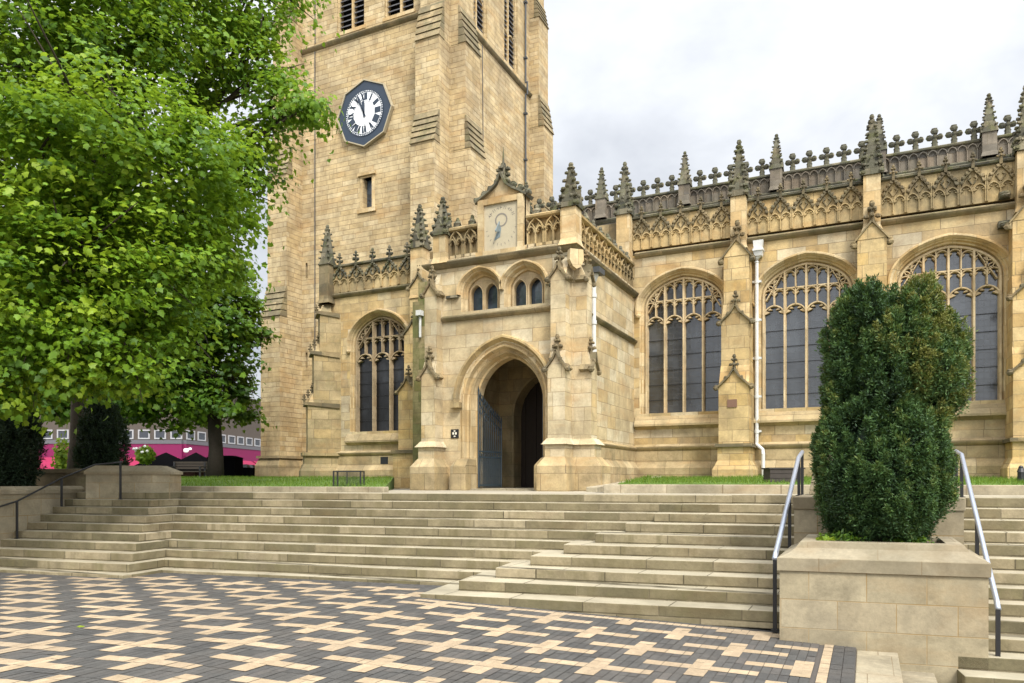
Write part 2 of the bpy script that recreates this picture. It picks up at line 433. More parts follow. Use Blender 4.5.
# ---------------------------------------------------------------- mesh builder
class MB:
    def __init__(self):
        self.v = []
        self.f = []
        self.m = []
        self.mi = 0

    def add(self, vs, fs):
        o = len(self.v)
        self.v.extend([Vector(x) for x in vs])
        for q in fs:
            self.f.append([o + i for i in q])
            self.m.append(self.mi)

    def hexa(self, c):
        """8 corners: bottom ring 0-3, top ring 4-7"""
        self.add(c, [(3, 2, 1, 0), (4, 5, 6, 7), (0, 1, 5, 4), (1, 2, 6, 5), (2, 3, 7, 6), (3, 0, 4, 7)])

    def box(self, F, u0, u1, v0, v1, d0, d1):
        self.hexa([F(u0, v0, d1), F(u1, v0, d1), F(u1, v0, d0), F(u0, v0, d0), F(u0, v1, d1), F(u1, v1, d1), F(u1, v1, d0), F(u0, v1, d0)])

    def wbox(self, x0, x1, y0, y1, z0, z1, T=None):
        T = T or (lambda x, y, z: Vector((x, y, z)))
        self.hexa([T(x0, y0, z0), T(x1, y0, z0), T(x1, y1, z0), T(x0, y1, z0), T(x0, y0, z1), T(x1, y0, z1), T(x1, y1, z1), T(x0, y1, z1)])

    def wedge(self, x0, x1, y0, y1, z0, z1, ins, T=None):
        """box whose top is inset by ins=(x0,x1,y0,y1)"""
        T = T or (lambda x, y, z: Vector((x, y, z)))
        a, b, c, d = ins
        self.hexa([T(x0, y0, z0), T(x1, y0, z0), T(x1, y1, z0), T(x0, y1, z0), T(x0 + a, y0 + c, z1), T(x1 - b, y0 + c, z1), T(x1 - b, y1 - d, z1), T(x0 + a, y1 - d, z1)])

    def sheet(self, F, outer, holes, d):
        loops = [[Vector((p[0], p[1], 0)) for p in outer]] + [[Vector((p[0], p[1], 0)) for p in h] for h in holes]
        flat = [p for l in loops for p in l]
        tris = tessellate_polygon(loops)
        self.add([F(p.x, p.y, d) for p in flat], tris)

    def prism(self, F, poly, d0, d1):
        n = len(poly)
        self.add([F(p[0], p[1], d0) for p in poly] + [F(p[0], p[1], d1) for p in poly],
                 [tuple(range(n - 1, -1, -1)), tuple(range(n, 2 * n))] + [(i, (i + 1) % n, n + (i + 1) % n, n + i) for i in range(n)])

    def sweep(self, F, path, prof, closed=False, profclosed=False, caps=True):
        """profile points (a, d): a = offset to the left of the path, d = out of the wall"""
        n = len(path)
        rows = []
        for i in range(n):
            if closed:
                p0, p1 = path[i - 1], path[(i + 1) % n]
                a0, a1 = path[i - 1], path[i]
                b0, b1 = path[i], path[(i + 1) % n]
            else:
                a0, a1 = (path[i - 1], path[i]) if i > 0 else (path[0], path[1])
                b0, b1 = (path[i], path[i + 1]) if i < n - 1 else (path[-2], path[-1])
            def nrm(p, q):
                dx, dz = q[0] - p[0], q[1] - p[1]
                L = math.hypot(dx, dz) or 1
                return (-dz / L, dx / L)
            na, nb = nrm(a0, a1), nrm(b0, b1)
            mx, mz = na[0] + nb[0], na[1] + nb[1]
            L = math.hypot(mx, mz) or 1
            mx, mz = mx / L, mz / L
            k = 1 / max(0.45, mx * na[0] + mz * na[1])
            rows.append([F(path[i][0] + mx * a * k, path[i][1] + mz * a * k, d) for a, d in prof])
        o = len(self.v)
        m = len(prof)
        fs = []
        for i in range(n if closed else n - 1):
            j = (i + 1) % n
            for q in range(m if profclosed else m - 1):
                r = (q + 1) % m
                fs.append((i * m + q, j * m + q, j * m + r, i * m + r))
        if caps and profclosed and not closed:
            fs.append(tuple(range(m)))
            fs.append(tuple((n - 1) * m + q for q in range(m - 1, -1, -1)))
        self.add([p for r in rows for p in r], fs)

    def bar(self, F, path, w, d0, d1, closed=False, cham=0.55):
        h = w / 2
        self.sweep(F, path, [(-h, d0), (-h * cham, d1), (h * cham, d1), (h, d0)], closed=closed, profclosed=True)

    def tube(self, pts, radii, seg=8, caps=True):
        pts = [Vector(p) for p in pts]
        n = len(pts)
        if not hasattr(radii, '__len__'):
            radii = [radii] * n
        vs = []
        for i, p in enumerate(pts):
            t = (pts[min(i + 1, n - 1)] - pts[max(i - 1, 0)]).normalized()
            a = Vector((0, 0, 1)) if abs(t.z) < 0.9 else Vector((1, 0, 0))
            x = t.cross(a).normalized()
            y = t.cross(x)
            for k in range(seg):
                an = 2 * math.pi * k / seg
                vs.append(p + (x * math.cos(an) + y * math.sin(an)) * radii[i])
        fs = [(i * seg + k, i * seg + (k + 1) % seg, (i + 1) * seg + (k + 1) % seg, (i + 1) * seg + k) for i in range(n - 1) for k in range(seg)]
        if caps:
            fs.append(tuple(range(seg - 1, -1, -1)))
            fs.append(tuple((n - 1) * seg + k for k in range(seg)))
        self.add(vs, fs)

    def blob(self, c, r, seg=6, rings=4, jit=0.0):
        c = Vector(c)
        if not hasattr(r, '__len__'):
            r = (r, r, r)
        vs = [c + Vector((0, 0, -r[2]))]
        for i in range(1, rings):
            ph = -math.pi / 2 + math.pi * i / rings
            for k in range(seg):
                an = 2 * math.pi * (k + 0.5 * (i % 2)) / seg
                j = 1 + (random.uniform(-jit, jit) if jit else 0)
                vs.append(c + Vector((r[0] * math.cos(ph) * math.cos(an) * j, r[1] * math.cos(ph) * math.sin(an) * j, r[2] * math.sin(ph) * j)))
        vs.append(c + Vector((0, 0, r[2])))
        fs = [(0, 1 + (k + 1) % seg, 1 + k) for k in range(seg)]
        for i in range(rings - 2):
            for k in range(seg):
                a = 1 + i * seg
                fs.append((a + k, a + (k + 1) % seg, a + seg + (k + 1) % seg, a + seg + k))
        a = 1 + (rings - 2) * seg
        fs += [(a + k, a + (k + 1) % seg, len(vs) - 1) for k in range(seg)]
        self.add(vs, fs)

    def frustum(self, c, z0, z1, r0, r1, n=4, rot=math.pi / 4):
        x, y = c
        vs = []
        for z, r in ((z0, r0), (z1, r1)):
            vs += [Vector((x + r * math.cos(rot + 2 * math.pi * k / n), y + r * math.sin(rot + 2 * math.pi * k / n), z)) for k in range(n)]
        self.add(vs, [tuple(range(n - 1, -1, -1)), tuple(range(n, 2 * n))] + [(k, (k + 1) % n, n + (k + 1) % n, n + k) for k in range(n)])

    def build(self, name, mats, parent=None, smooth=False, bevel=0.0):
        me = bpy.data.meshes.new(name)
        me.from_pydata([tuple(p) for p in self.v], [], self.f)
        if not isinstance(mats, (list, tuple)):
            mats = [mats]
        for m in mats:
            me.materials.append(MAT[m])
        me.polygons.foreach_set('material_index', self.m)
        bm = bmesh.new()
        bm.from_mesh(me)
        bmesh.ops.recalc_face_normals(bm, faces=bm.faces)
        bm.to_mesh(me)
        bm.free()
        if smooth:
            me.polygons.foreach_set('use_smooth', [True] * len(me.polygons))
        o = bpy.data.objects.new(name, me)
        COL.objects.link(o)
        if parent is not None:
            attach(o, parent)
        if bevel:
            md = o.modifiers.new('bevel', 'BEVEL')
            md.width = bevel
            md.segments = 2
            md.limit_method = 'ANGLE'
        return o


def wloc(o):
    l = Vector(o.location)
    if o.parent:
        l = l + o.matrix_parent_inverse.translation + wloc(o.parent)
    return l


def attach(o, parent):
    """keep o where it is in the world while it becomes a part of parent (no rotations are used)"""
    o.parent = parent
    o.matrix_parent_inverse = Matrix.Translation(-wloc(parent))


def tag(o, label, cat, group=None, kind=None):
    if label: o['label'] = label
    if cat: o['category'] = cat
    if group: o['group'] = group
    if kind: o['kind'] = kind
    return o


def thing(name, label, cat, loc=(0, 0, 0), group=None, kind=None):
    o = bpy.data.objects.new(name, None)
    o.empty_display_size = 0.3
    COL.objects.link(o)
    o.location = loc
    return tag(o, label, cat, group, kind)


def struct(o):
    o['kind'] = 'structure'
    return o


# ---------------------------------------------------------------- arches
def arch_path(cx, hw, z0, zs, rise, n=12, kind='tudor'):
    """from the bottom left jamb over the arch to the bottom right jamb"""
    pts = [(cx - hw, z0)]
    for i in range(2 * n + 1):
        s = i / (2 * n)
        if kind == 'tudor':
            a = math.pi * (1 - s)
            x = math.cos(a)
            z = 0.86 * math.sin(a) ** 0.92 + 0.14 * (1 - abs(x))
            pts.append((cx + hw * x, zs + rise * z))
        else:
            Rr = (hw * hw + rise * rise) / (2 * hw)
            amax = math.asin(min(1, rise / Rr))
            if rise > Rr:
                amax = math.pi / 2
            if s <= 0.5:
                a = math.pi - amax * (s / 0.5)
                pts.append((cx - hw + Rr + Rr * math.cos(a), zs + Rr * math.sin(a)))
            else:
                a = amax * ((1 - s) / 0.5)
                pts.append((cx + hw - Rr + Rr * math.cos(a), zs + Rr * math.sin(a)))
    pts.append((cx + hw, z0))
    return pts


def offset_path(path, a):
    n = len(path)
    out = []
    for i in range(n):
        a0, a1 = (path[i - 1], path[i]) if i > 0 else (path[0], path[1])
        b0, b1 = (path[i], path[i + 1]) if i < n - 1 else (path[-2], path[-1])
        def nrm(p, q):
            dx, dz = q[0] - p[0], q[1] - p[1]
            L = math.hypot(dx, dz) or 1
            return (-dz / L, dx / L)
        na, nb = nrm(a0, a1), nrm(b0, b1)
        mx, mz = na[0] + nb[0], na[1] + nb[1]
        L = math.hypot(mx, mz) or 1
        mx, mz = mx / L, mz / L
        k = 1 / max(0.45, mx * na[0] + mz * na[1])
        out.append((path[i][0] + mx * a * k, path[i][1] + mz * a * k))
    return out


def arch_z(path, x):
    best = None
    for (x0, z0), (x1, z1) in zip(path[1:-1], path[2:-1]):
        if min(x0, x1) - 1e-6 <= x <= max(x0, x1) + 1e-6 and abs(x1 - x0) > 1e-6:
            z = z0 + (z1 - z0) * (x - x0) / (x1 - x0)
            best = z if best is None else max(best, z)
    return best if best is not None else path[1][1]


def small_head(x0, x1, zs, rise, n=6):
    hw = (x1 - x0) / 2
    return arch_path((x0 + x1) / 2, hw, zs - 0.01, zs, rise, n, 'pointed')[1:-1]


def clip_path(path, outline, eps=0.01):
    """longest run of points that stays under the window arch"""
    run, best = [], []
    for p in path:
        if p[1] < arch_z(outline, p[0]) - eps:
            run.append(p)
        else:
            if len(run) > len(best): best = run
            run = []
    if len(run) > len(best): best = run
    return best


def cusps(b, F, x0, x1, zs, rise, d0, d1):
    """the two little points that make a light's head cinquefoil"""
    hw = (x1 - x0) / 2
    cx = (x0 + x1) / 2
    for s in (-1, 1):
        px, pz = cx + s * hw * 0.80, zs + rise * 0.42
        b.prism(F, [(px + s * 0.03, pz + 0.05), (cx + s * hw * 0.45, pz - 0.01), (px + s * 0.05, pz - 0.07)], d0, d1)
        b.prism(F, [(cx + s * hw * 0.52, zs + rise * 0.84), (cx + s * hw * 0.18, zs + rise * 0.60), (cx + s * hw * 0.62, zs + rise * 0.60)], d0, d1)


CATH = thing('cathedral', 'honey sandstone gothic cathedral with a square clock tower, projecting porch and tall traceried windows', 'cathedral', (-8.4, 22.3, 0))


# ---------------------------------------------------------------- big traceried windows
SPLAY = [(0.17, 0.0), (0.14, -0.03), (0.115, -0.10), (0.075, -0.12), (0.055, -0.20), (0.02, -0.22), (0.0, -0.34)]


def big_window(Y, cx, hw, z0, zs, rise, lights, zhead, ztran, dark=False):
    F = south(Y)
    out = arch_path(cx, hw, z0, zs, rise, 14)
    W = MB()
    W.sweep(F, out, SPLAY)
    w = W.build('window', 'dressed_stone', CATH)
    G = MB()
    G.sheet(F, out, [], -0.33)
    G.build('glass', 'dark_leaded_glass' if dark else 'leaded_glass', w)
    T = MB()
    d0, d1 = -0.325, -0.17
    lw = 2 * hw / lights
    T.bar(F, out, 0.09, d0, d1 + 0.02)
    for i in range(1, lights):
        x = cx - hw + lw * i
        T.bar(F, [(x, z0), (x, arch_z(out, x))], 0.085, d0, d1 + 0.03)
    hr = 0.30 * lw / 0.57
    for i in range(lights):
        a, b = cx - hw + lw * i, cx - hw + lw * (i + 1)
        p = clip_path(small_head(a, b, zhead, hr), out)
        if len(p) > 1:
            T.bar(F, p, 0.06, d0, d1)
        cusps(T, F, a + 0.03, b - 0.03, zhead, hr, d0, d1 - 0.03)
        # panel above each light, split in two
        m = (a + b) / 2
        zt = arch_z(out, m)
        if zt > zhead + hr + 0.05:
            T.bar(F, [(m, zhead + hr), (m, zt)], 0.05, d0, d1)
        for s0, s1 in ((a, m), (m, b)):
            for zz in (ztran - 0.14, arch_z(out, (s0 + s1) / 2) - 0.20):
                if zz < zhead + 0.22:
                    continue
                p = clip_path(small_head(s0, s1, zz, 0.15, 4), out, -0.02)
                if len(p) > 1:
                    T.bar(F, p, 0.042, d0, d1 - 0.01)
                    sp = [(s0 + 0.02, zz + 0.07), ((s0 + s1) / 2 - 0.05, zz + 0.06), (s0 + 0.02, zz - 0.02)]
                    T.prism(F, sp, d0, d1 - 0.04)
                    sp = [(s1 - 0.02, zz + 0.07), (s1 - 0.02, zz - 0.02), ((s0 + s1) / 2 + 0.05, zz + 0.06)]
                    T.prism(F, sp, d0, d1 - 0.04)
    # transom over the middle panels and leaning bars in the haunches
    xa, xb = cx - hw + lw * 0.5, cx + hw - lw * 0.5
    T.bar(F, [(xa, ztran + 0.03), (xb, ztran + 0.03)], 0.055, d0, d1)
    for s in (-1, 1):
        x0 = cx + s * (hw - lw * 0.98)
        x1 = cx + s * (hw - lw * 0.12)
        T.bar(F, [(x0, zs + rise * 0.86), (x1, ztran - 0.28)], 0.045, d0, d1)
        qx, qz = cx + s * (hw - lw * 0.40), ztran + 0.12
        if qz + 0.1 < arch_z(out, qx):
            T.bar(F, [(qx + 0.10 * math.cos(a), qz + 0.10 * math.sin(a)) for a in [k * math.pi / 4 for k in range(8)]], 0.04, d0, d1, closed=True)
    T.build('tracery', 'tracery_dark' if dark else 'tracery_stone', w)
    B_ = MB()
    z = z0 + 0.42
    while z < zhead:
        B_.box(F, cx - hw, cx + hw, z, z + 0.014, -0.318, -0.30)
        z += 0.46
    B_.build('saddle_bar', 'iron_black', w)
    H = MB()
    hood = offset_path(arch_path(cx, hw, zs - 0.18, zs, rise, 14), 0.20)
    H.sweep(F, hood, [(-0.03, 0.0), (-0.02, 0.03), (0.03, 0.10), (0.075, 0.10), (0.09, 0.07), (0.10, 0.0)])
    for s in (0, -1):
        H.blob(F(hood[s][0], hood[s][1] - 0.02, 0.06), 0.085, 6, 4)
    H.build('hood_mould', 'dressed_stone', w)
    S = MB()
    S.sweep(F, [(cx - hw - 0.30, z0), (cx + hw + 0.30, z0)], [(0.0, -0.30), (-0.10, 0.02), (-0.34, 0.17), (-0.40, 0.17), (-0.43, 0.10), (-0.50, 0.0)])
    S.build('sill', 'plinth_stone', w)
    return offset_path(out, 0.17)


# crockets, finials, pinnacles
def fleur(b, c, s, yaw=0.0):
    """three-lobed crest finial, s = height"""
    x, y, z = c
    cs, sn = math.cos(yaw), math.sin(yaw)
    b.frustum((x, y), z, z + 0.5 * s, 0.14 * s, 0.10 * s, 6, 0)
    b.blob((x, y, z + 0.32 * s), (0.15 * s, 0.12 * s, 0.06 * s), 6, 4)
    for dx, dz, r in ((-0.20, 0.56, 0.15), (0.20, 0.56, 0.15), (0, 0.84, 0.165), (0, 0.56, 0.15)):
        b.blob((x + dx * s * cs, y + dx * s * sn, z + dz * s), (r * s, r * s * 0.8, r * s * 0.95), 6, 4, 0.12)


def poppy(b, c, s):
    """small knobbly finial of a gablet"""
    x, y, z = c
    b.frustum((x, y), z - 0.05 * s, z + 0.75 * s, 0.13 * s, 0.06 * s, 6, 0)
    for k in range(4):
        a = k * math.pi / 2
        b.blob((x + 0.22 * s * math.cos(a), y + 0.22 * s * math.sin(a), z + 0.34 * s), (0.13 * s, 0.13 * s, 0.11 * s), 5, 3, 0.15)
        b.blob((x + 0.15 * s * math.cos(a + 0.78), y + 0.15 * s * math.sin(a + 0.78), z + 0.66 * s), (0.10 * s, 0.10 * s, 0.09 * s), 5, 3, 0.15)
    b.blob((x, y, z + 0.88 * s), (0.13 * s, 0.13 * s, 0.16 * s), 6, 4, 0.1)


def pinnacle(loc, hshaft, hspire, hw, parent, shaftmat='dressed_stone', spiremat='weathered_stone', crock=6, plain=False):
    """square shaft with four gablets and a crocketed spire; one mesh per part"""
    x, y, z = loc
    b = MB()
    b.wbox(x - hw, x + hw, y - hw, y + hw, z, z + hshaft)
    b.wedge(x - hw - 0.05, x + hw + 0.05, y - hw - 0.05, y + hw + 0.05, z, z + 0.16, (0.05,) * 4)
    p = b.build('pinnacle', shaftmat, parent)
    s = MB()
    zt = z + hshaft
    # gablets
    for k in range(4):
        a = k * math.pi / 2
        cs, sn = math.cos(a), math.sin(a)
        def F(u, v, d, cs=cs, sn=sn):
            return Vector((x + cs * (hw + d) - sn * u, y + sn * (hw + d) + cs * u, v))
        if not plain:
            s.prism(F, [(-hw * 1.2, zt - 0.10), (hw * 1.2, zt - 0.10), (hw * 0.5, zt + hw * 0.7), (0, zt + hw * 1.9), (-hw * 0.5, zt + hw * 0.7)], -hw * 0.5, 0.05)
            for q in (-1, 1):
                s.blob(F(q * hw * 1.0, zt - 0.03, 0.05), hw * 0.28, 5, 3, 0.15)
                s.blob(F(q * hw * 0.5, zt + hw * 0.75, 0.05), hw * 0.22, 5, 3, 0.15)
            s.blob(F(0, zt + hw * 2.0, 0.03), hw * 0.26, 5, 4, 0.15)
        else:
            s.prism(F, [(-hw * 1.15, zt - 0.06), (hw * 1.15, zt - 0.06), (0, zt + hw * 1.1)], -hw * 0.5, 0.04)
    s.frustum((x, y), zt - 0.02, zt + hspire * 0.90, hw * 1.32, hw * 0.34)
    for i in range(crock):
        f = (i + 0.9) / (crock + 0.6)
        r = hw * (1.32 * (1 - f) + 0.34 * f)
        for k in range(4):
            a = math.pi / 4 + k * math.pi / 2
            q = hw * (0.38 - 0.10 * f) * (0.8 if plain else 1.0)
            s.blob((x + (r + q * 0.5) * math.cos(a), y + (r + q * 0.5) * math.sin(a), zt + hspire * 0.9 * f), (q, q, q * 0.75), 5, 3, 0.2)
    zt2 = zt + hspire * 0.86
    e = hspire * 0.16
    s.blob((x, y, zt2 + e * 0.2), (hw * 0.55, hw * 0.55, e * 0.30), 6, 4, 0.12)
    s.blob((x, y, zt2 + e * 0.75), (hw * 0.34, hw * 0.34, e * 0.35), 6, 4, 0.1)
    s.build('spire', spiremat, p)
    return p


def copy_part(o, delta, parent):
    """a part and its sub-parts again, moved by delta"""
    c = o.copy()
    COL.objects.link(c)
    c.parent = parent
    c.matrix_parent_inverse = o.matrix_parent_inverse.copy()
    c.location = Vector(o.location) + Vector(delta)
    for ch in list(o.children):
        d = ch.copy()
        COL.objects.link(d)
        d.parent = c
        d.matrix_parent_inverse = ch.matrix_parent_inverse.copy()
    return c


STRING = [(-0.10, 0.0), (-0.08, 0.05), (-0.02, 0.12), (0.03, 0.15), (0.06, 0.15), (0.10, 0.05), (0.13, 0.0)]


def string(F, u0, u1, z, name, m, parent, k=1.0):
    b = MB()
    b.sweep(F, [(u0, z), (u1, z)], [(a * k, d * k) for a, d in STRING] + [(0.13 * k, -0.05), (-0.10 * k, -0.05)], profclosed=True)
    return b.build(name, m, parent)


# ---------------------------------------------------------------- tower
def wall_hole(F, cx, hw, z0, zs, rise, kind='pointed', n=8):
    return arch_path(cx, hw, z0, zs, rise, n, kind)


def build_tower():
    x0, x1, y0, y1 = -26.3, -16.7, 28.5, 38.4
    top = 31.0
    FS, FE = south(y0), east(x1)
    sh = [wall_hole(FS, c, 0.80, 21.75, 26.0, 1.1) for c in (-22.2, -19.43)]
    eh = [wall_hole(FE, c, 0.80, 21.75, 26.0, 1.1) for c in (31.25, 34.75)]
    slit = [(-21.45, 13.1), (-21.45, 14.5), (-20.95, 14.5), (-20.95, 13.1)]
    slit2 = [[(-24.95, z), (-24.95, z + 0.75), (-24.82, z + 0.75), (-24.82, z)] for z in (5.8, 10.2)]
    T = MB()
    T.sheet(FS, [(x0, 0), (x1, 0), (x1, top), (x0, top)], sh + [slit] + slit2, 0)
    T.sheet(FE, [(y0, 0), (y1, 0), (y1, top), (y0, top)], eh, 0)
    T.wbox(x0 + 0.05, x1 - 0.9, y0 + 0.9, y1, 0, top - 0.1)
    T.wbox(x0, x0 + 0.04, y0 + 0.01, y1, 0, top)
    for h in sh: T.sweep(FS, h + h[:1], [(0, 0), (0.0, -0.1), (-0.06, -0.12), (-0.06, -0.45)], caps=False)
    for h in eh: T.sweep(FE, h + h[:1], [(0, 0), (0.0, -0.1), (-0.06, -0.12), (-0.06, -0.45)], caps=False)
    for s in [slit] + slit2: T.sweep(FS, s, [(0, 0), (0, -0.4)], closed=True)
    tw = T.build('tower', 'tower_ashlar', CATH)
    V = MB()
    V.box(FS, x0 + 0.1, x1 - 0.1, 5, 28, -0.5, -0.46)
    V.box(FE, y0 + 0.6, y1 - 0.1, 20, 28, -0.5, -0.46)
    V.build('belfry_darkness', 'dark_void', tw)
    # buttresses: (frame, u0, u1, [(z bottom, z top, projection), ...]) with stepped weatherings
    def butt(F, u0, u1, tiers, shrink=0.0):
        b = MB()
        for i, (za, zb, pr) in enumerate(tiers):
            sq = shrink * i
            b.box(F, u0 + sq, u1 - sq, za if i == 0 else tiers[i - 1][1] - 0.02, zb, -0.05, pr)
            if i < len(tiers) - 1:
                nx = tiers[i + 1][2]
                hgt = tiers[i + 1][0] - zb
                nst = 5
                b.mi = 1
                for k in range(nst):       # weathering: overlapping sloped slabs with a drip edge
                    pa = pr + 0.07 + (nx - pr) * k / nst
                    pb = pr + 0.05 + (nx - pr) * (k + 1) / nst
                    zz = zb + hgt * k / nst
                    zt = zb + hgt * (k + 1) / nst + (0.0 if k < nst - 1 else 0.03)
                    b.hexa([F(u0 - 0.03, zz, pa), F(u1 + 0.03, zz, pa), F(u1 + 0.03, zz, nx - 0.02), F(u0 - 0.03, zz, nx - 0.02),
                            F(u0 - 0.03, zt - 0.03, pb - 0.02), F(u1 + 0.03, zt - 0.03, pb - 0.02), F(u1 + 0.03, zt - 0.03, nx - 0.02), F(u0 - 0.03, zt - 0.03, nx - 0.02)])
                b.mi = 0
        return b.build('buttress', ['tower_ashlar', 'ledge_stone'], tw)
    FW = lambda u, v, d: Vector((x0 - d, -u, v))
    butt(FS, -26.35, -25.15, [(0, 8.1, 1.55), (9.6, 15.0, 1.1), (16.4, 22.6, 0.75), (23.8, top, 0.4)])
    butt(FS, -17.95, -16.74, [(0, 8.1, 1.7), (9.5, 14.9, 1.3), (16.35, 19.6, 0.9), (21.3, top, 0.5)])
    butt(FE, 28.54, 29.9, [(0, 8.1, 1.6), (9.5, 14.9, 1.0), (16.35, 19.6, 0.75), (21.3, top, 0.42)])
    butt(FE, 37.1, 38.4, [(0, 8.1, 1.6), (9.5, 14.0, 1.1), (15.4, 19.6, 0.85), (21.3, 25.6, 0.55), (26.8, top, 0.3)])
    butt(FW, -29.9, -28.54, [(0, 8.1, 1.4), (9.5, 14.9, 1.0), (16.3, 22.6, 0.7), (23.8, top, 0.4)])
    string(FS, x0 + 1.15, -17.95, 21.35, 'string_course', 'ledge_stone', tw, 1.1)
    string(FE, 29.9, 37.1, 21.35, 'string_course', 'ledge_stone', tw, 1.1)
    pl = MB()
    P = [(0.0, 0.0), (0.0, 0.0)]
    for F, a, b_ in ((FS, -26.5, -25.0), ):
        pl.box(F, a, b_, -0.2, 0.95, 0, 1.78)
        pl.hexa([F(a, 0.95, 1.78), F(b_, 0.95, 1.78), F(b_, 0.95, 0), F(a, 0.95, 0), F(a + 0.1, 1.3, 1.6), F(b_ - 0.1, 1.3, 1.6), F(b_ - 0.1, 1.3, 0), F(a + 0.1, 1.3, 0)])
        pl.box(F, a + 0.02, b_ - 0.02, 1.3, 1.42, 0, 1.72)
    pl.box(FS, -25.0, -16.7, -0.2, 1.0, 0, 0.25)
    pl.hexa([FS(-25, 1.0, .25), FS(-16.7, 1.0, .25), FS(-16.7, 1.0, 0), FS(-25, 1.0, 0), FS(-25, 1.35, .1), FS(-16.7, 1.35, .1), FS(-16.7, 1.35, 0), FS(-25, 1.35, 0)])
    pl.wbox(x0 - 1.7, x0 + 0.02, 28.4, 30.05, -0.2, 1.0)
    pl.wbox(x0 - 1.55, x0 + 0.02, 28.42, 30.0, 1.0, 1.38)
    pl.build('plinth', 'plinth_stone', tw)
    # belfry windows: two louvred lights each
    for F, cs in ((FS, (-22.2, -19.43)), (FE, (31.25, 34.75))):
        for c in cs:
            m = MB()
            m.bar(F, [(c, 21.75), (c, 26.9)], 0.17, -0.42, -0.16)
            out = wall_hole(F, c, 0.80, 21.75, 26.0, 1.1)
            m.bar(F, out, 0.14, -0.42, -0.14)
            m.box(F, c - 0.9, c + 0.9, 21.60, 21.76, -0.45, 0.03)
            for s in (-1, 1):
                p = small_head(c + min(0, s * 0.74), c + max(0, s * 0.74), 25.3, 0.5)
                m.bar(F, p, 0.10, -0.42, -0.18)
                p = small_head(c + min(0, s * 0.74), c + max(0, s * 0.74), 23.2, 0.42)
                if F is FE:
                    m.bar(F, p, 0.09, -0.42, -0.18)
            bw = m.build('belfry_window', 'dressed_stone', CATH)
            l = MB()
            for s in (-1, 1):
                a, b_ = sorted((c + s * 0.08, c + s * 0.74))
                z = 21.85
                while z < 26.2:
                    l.hexa([F(a, z, -0.20), F(b_, z, -0.20), F(b_, z + 0.13, -0.42), F(a, z + 0.13, -0.42),
                            F(a, z + 0.05, -0.20), F(b_, z + 0.05, -0.20), F(b_, z + 0.18, -0.42), F(a, z + 0.18, -0.42)])
                    z += 0.25
            l.build('louvre', 'louvre_slate', bw)
    # small stair window
    s = MB()
    s.sweep(FS, [(-21.62, 12.98), (-21.62, 14.62), (-20.82, 14.62), (-20.82, 12.98)], [(-0.12, -0.3), (-0.12, 0.03), (0.0, 0.03), (0.03, 0.0)])
    s.box(FS, -21.75, -20.7, 12.86, 13.06, -0.35, 0.09)
    s.box(FS, -21.72, -20.72, 14.6, 14.74, -0.02, 0.12)
    sw = s.build('stair_window', 'dressed_stone', CATH)
    q = MB()
    q.box(FS, -21.5, -20.9, 13.05, 14.55, -0.34, -0.30)
    q.build('glass', 'small_glass', sw)
    # pipes
    p = MB()
    p.tube([FE(36.35, z, 0.10) for z in (8.0, 21.1)], 0.05)
    p.tube([FE(36.35, z, 0.10) for z in (21.7, 30)], 0.05)
    p.tube([FE(36.35, z, 0.2) for z in (21.05, 21.75)], 0.05)
    for z in (10, 12.5, 15, 17.5, 20, 23, 26): p.box(FE, 36.27, 36.43, z, z + 0.09, 0, 0.19)
    p.build('drainpipe', 'pipe_grey', CATH)
    p = MB()
    p.tube([FS(-24.32, z, 0.04) for z in (1.2, 21.2)] , 0.022, 6)
    p.tube([FS(-24.32, z, 0.03) for z in (21.6, 29)], 0.022, 6)
    p.tube([FE(31.5, 21.2, 0.03), FE(31.6, 15, 0.03), FE(31.8, 9, 0.03)], 0.018, 5)
    p.build('lightning_conductor', 'pipe_grey', CATH)
    # clock
    cx, cz, r = -21.28, 17.5, 1.56
    k = MB()
    oc = [(cx + r * math.sin(i * math.pi / 4), cz + r * math.cos(i * math.pi / 4)) for i in range(8)]
    k.prism(FS, oc, 0.02, 0.14)
    ck = k.build('clock', 'clock_blue', CATH)
    k = MB(); k.bar(FS, oc[::-1], 0.09, 0.03, 0.19, closed=True); k.build('clock_rim', 'clock_rim', ck)
    k = MB()
    def ring(ra, rb, d, n=48):
        vs = [FS(cx + q * math.sin(2 * math.pi * i / n), cz + q * math.cos(2 * math.pi * i / n), d) for i in range(n) for q in (ra, rb)]
        k.add(vs, [(2 * i, 2 * ((i + 1) % n), 2 * ((i + 1) % n) + 1, 2 * i + 1) for i in range(n)])
    k.prism(FS, [(cx + 1.06 * math.sin(2 * math.pi * i / 48), cz + 1.06 * math.cos(2 * math.pi * i / 48)) for i in range(48)], 0.10, 0.155)
    k.build('dial', 'clock_white', ck)
    k = MB()
    ring(0.97, 1.0, 0.160); ring(1.05, 1.09, 0.160)
    ring(0.545, 0.56, 0.160)
    for i in range(60):
        a = 2 * math.pi * i / 60
        s_, c_ = math.sin(a), math.cos(a)
        w = 0.022 if i % 5 else 0.04
        k.add([FS(cx + q * s_ + e * c_, cz + q * c_ - e * s_, 0.162) for q, e in ((0.98, -w), (1.07, -w), (1.07, w), (0.98, w))], [(0, 1, 2, 3)])
    numerals = ['XII', 'I', 'II', 'III', 'IIII', 'V', 'VI', 'VII', 'VIII', 'IX', 'X', 'XI']
    wd = {'I': 0.09, 'V': 0.17, 'X': 0.19}
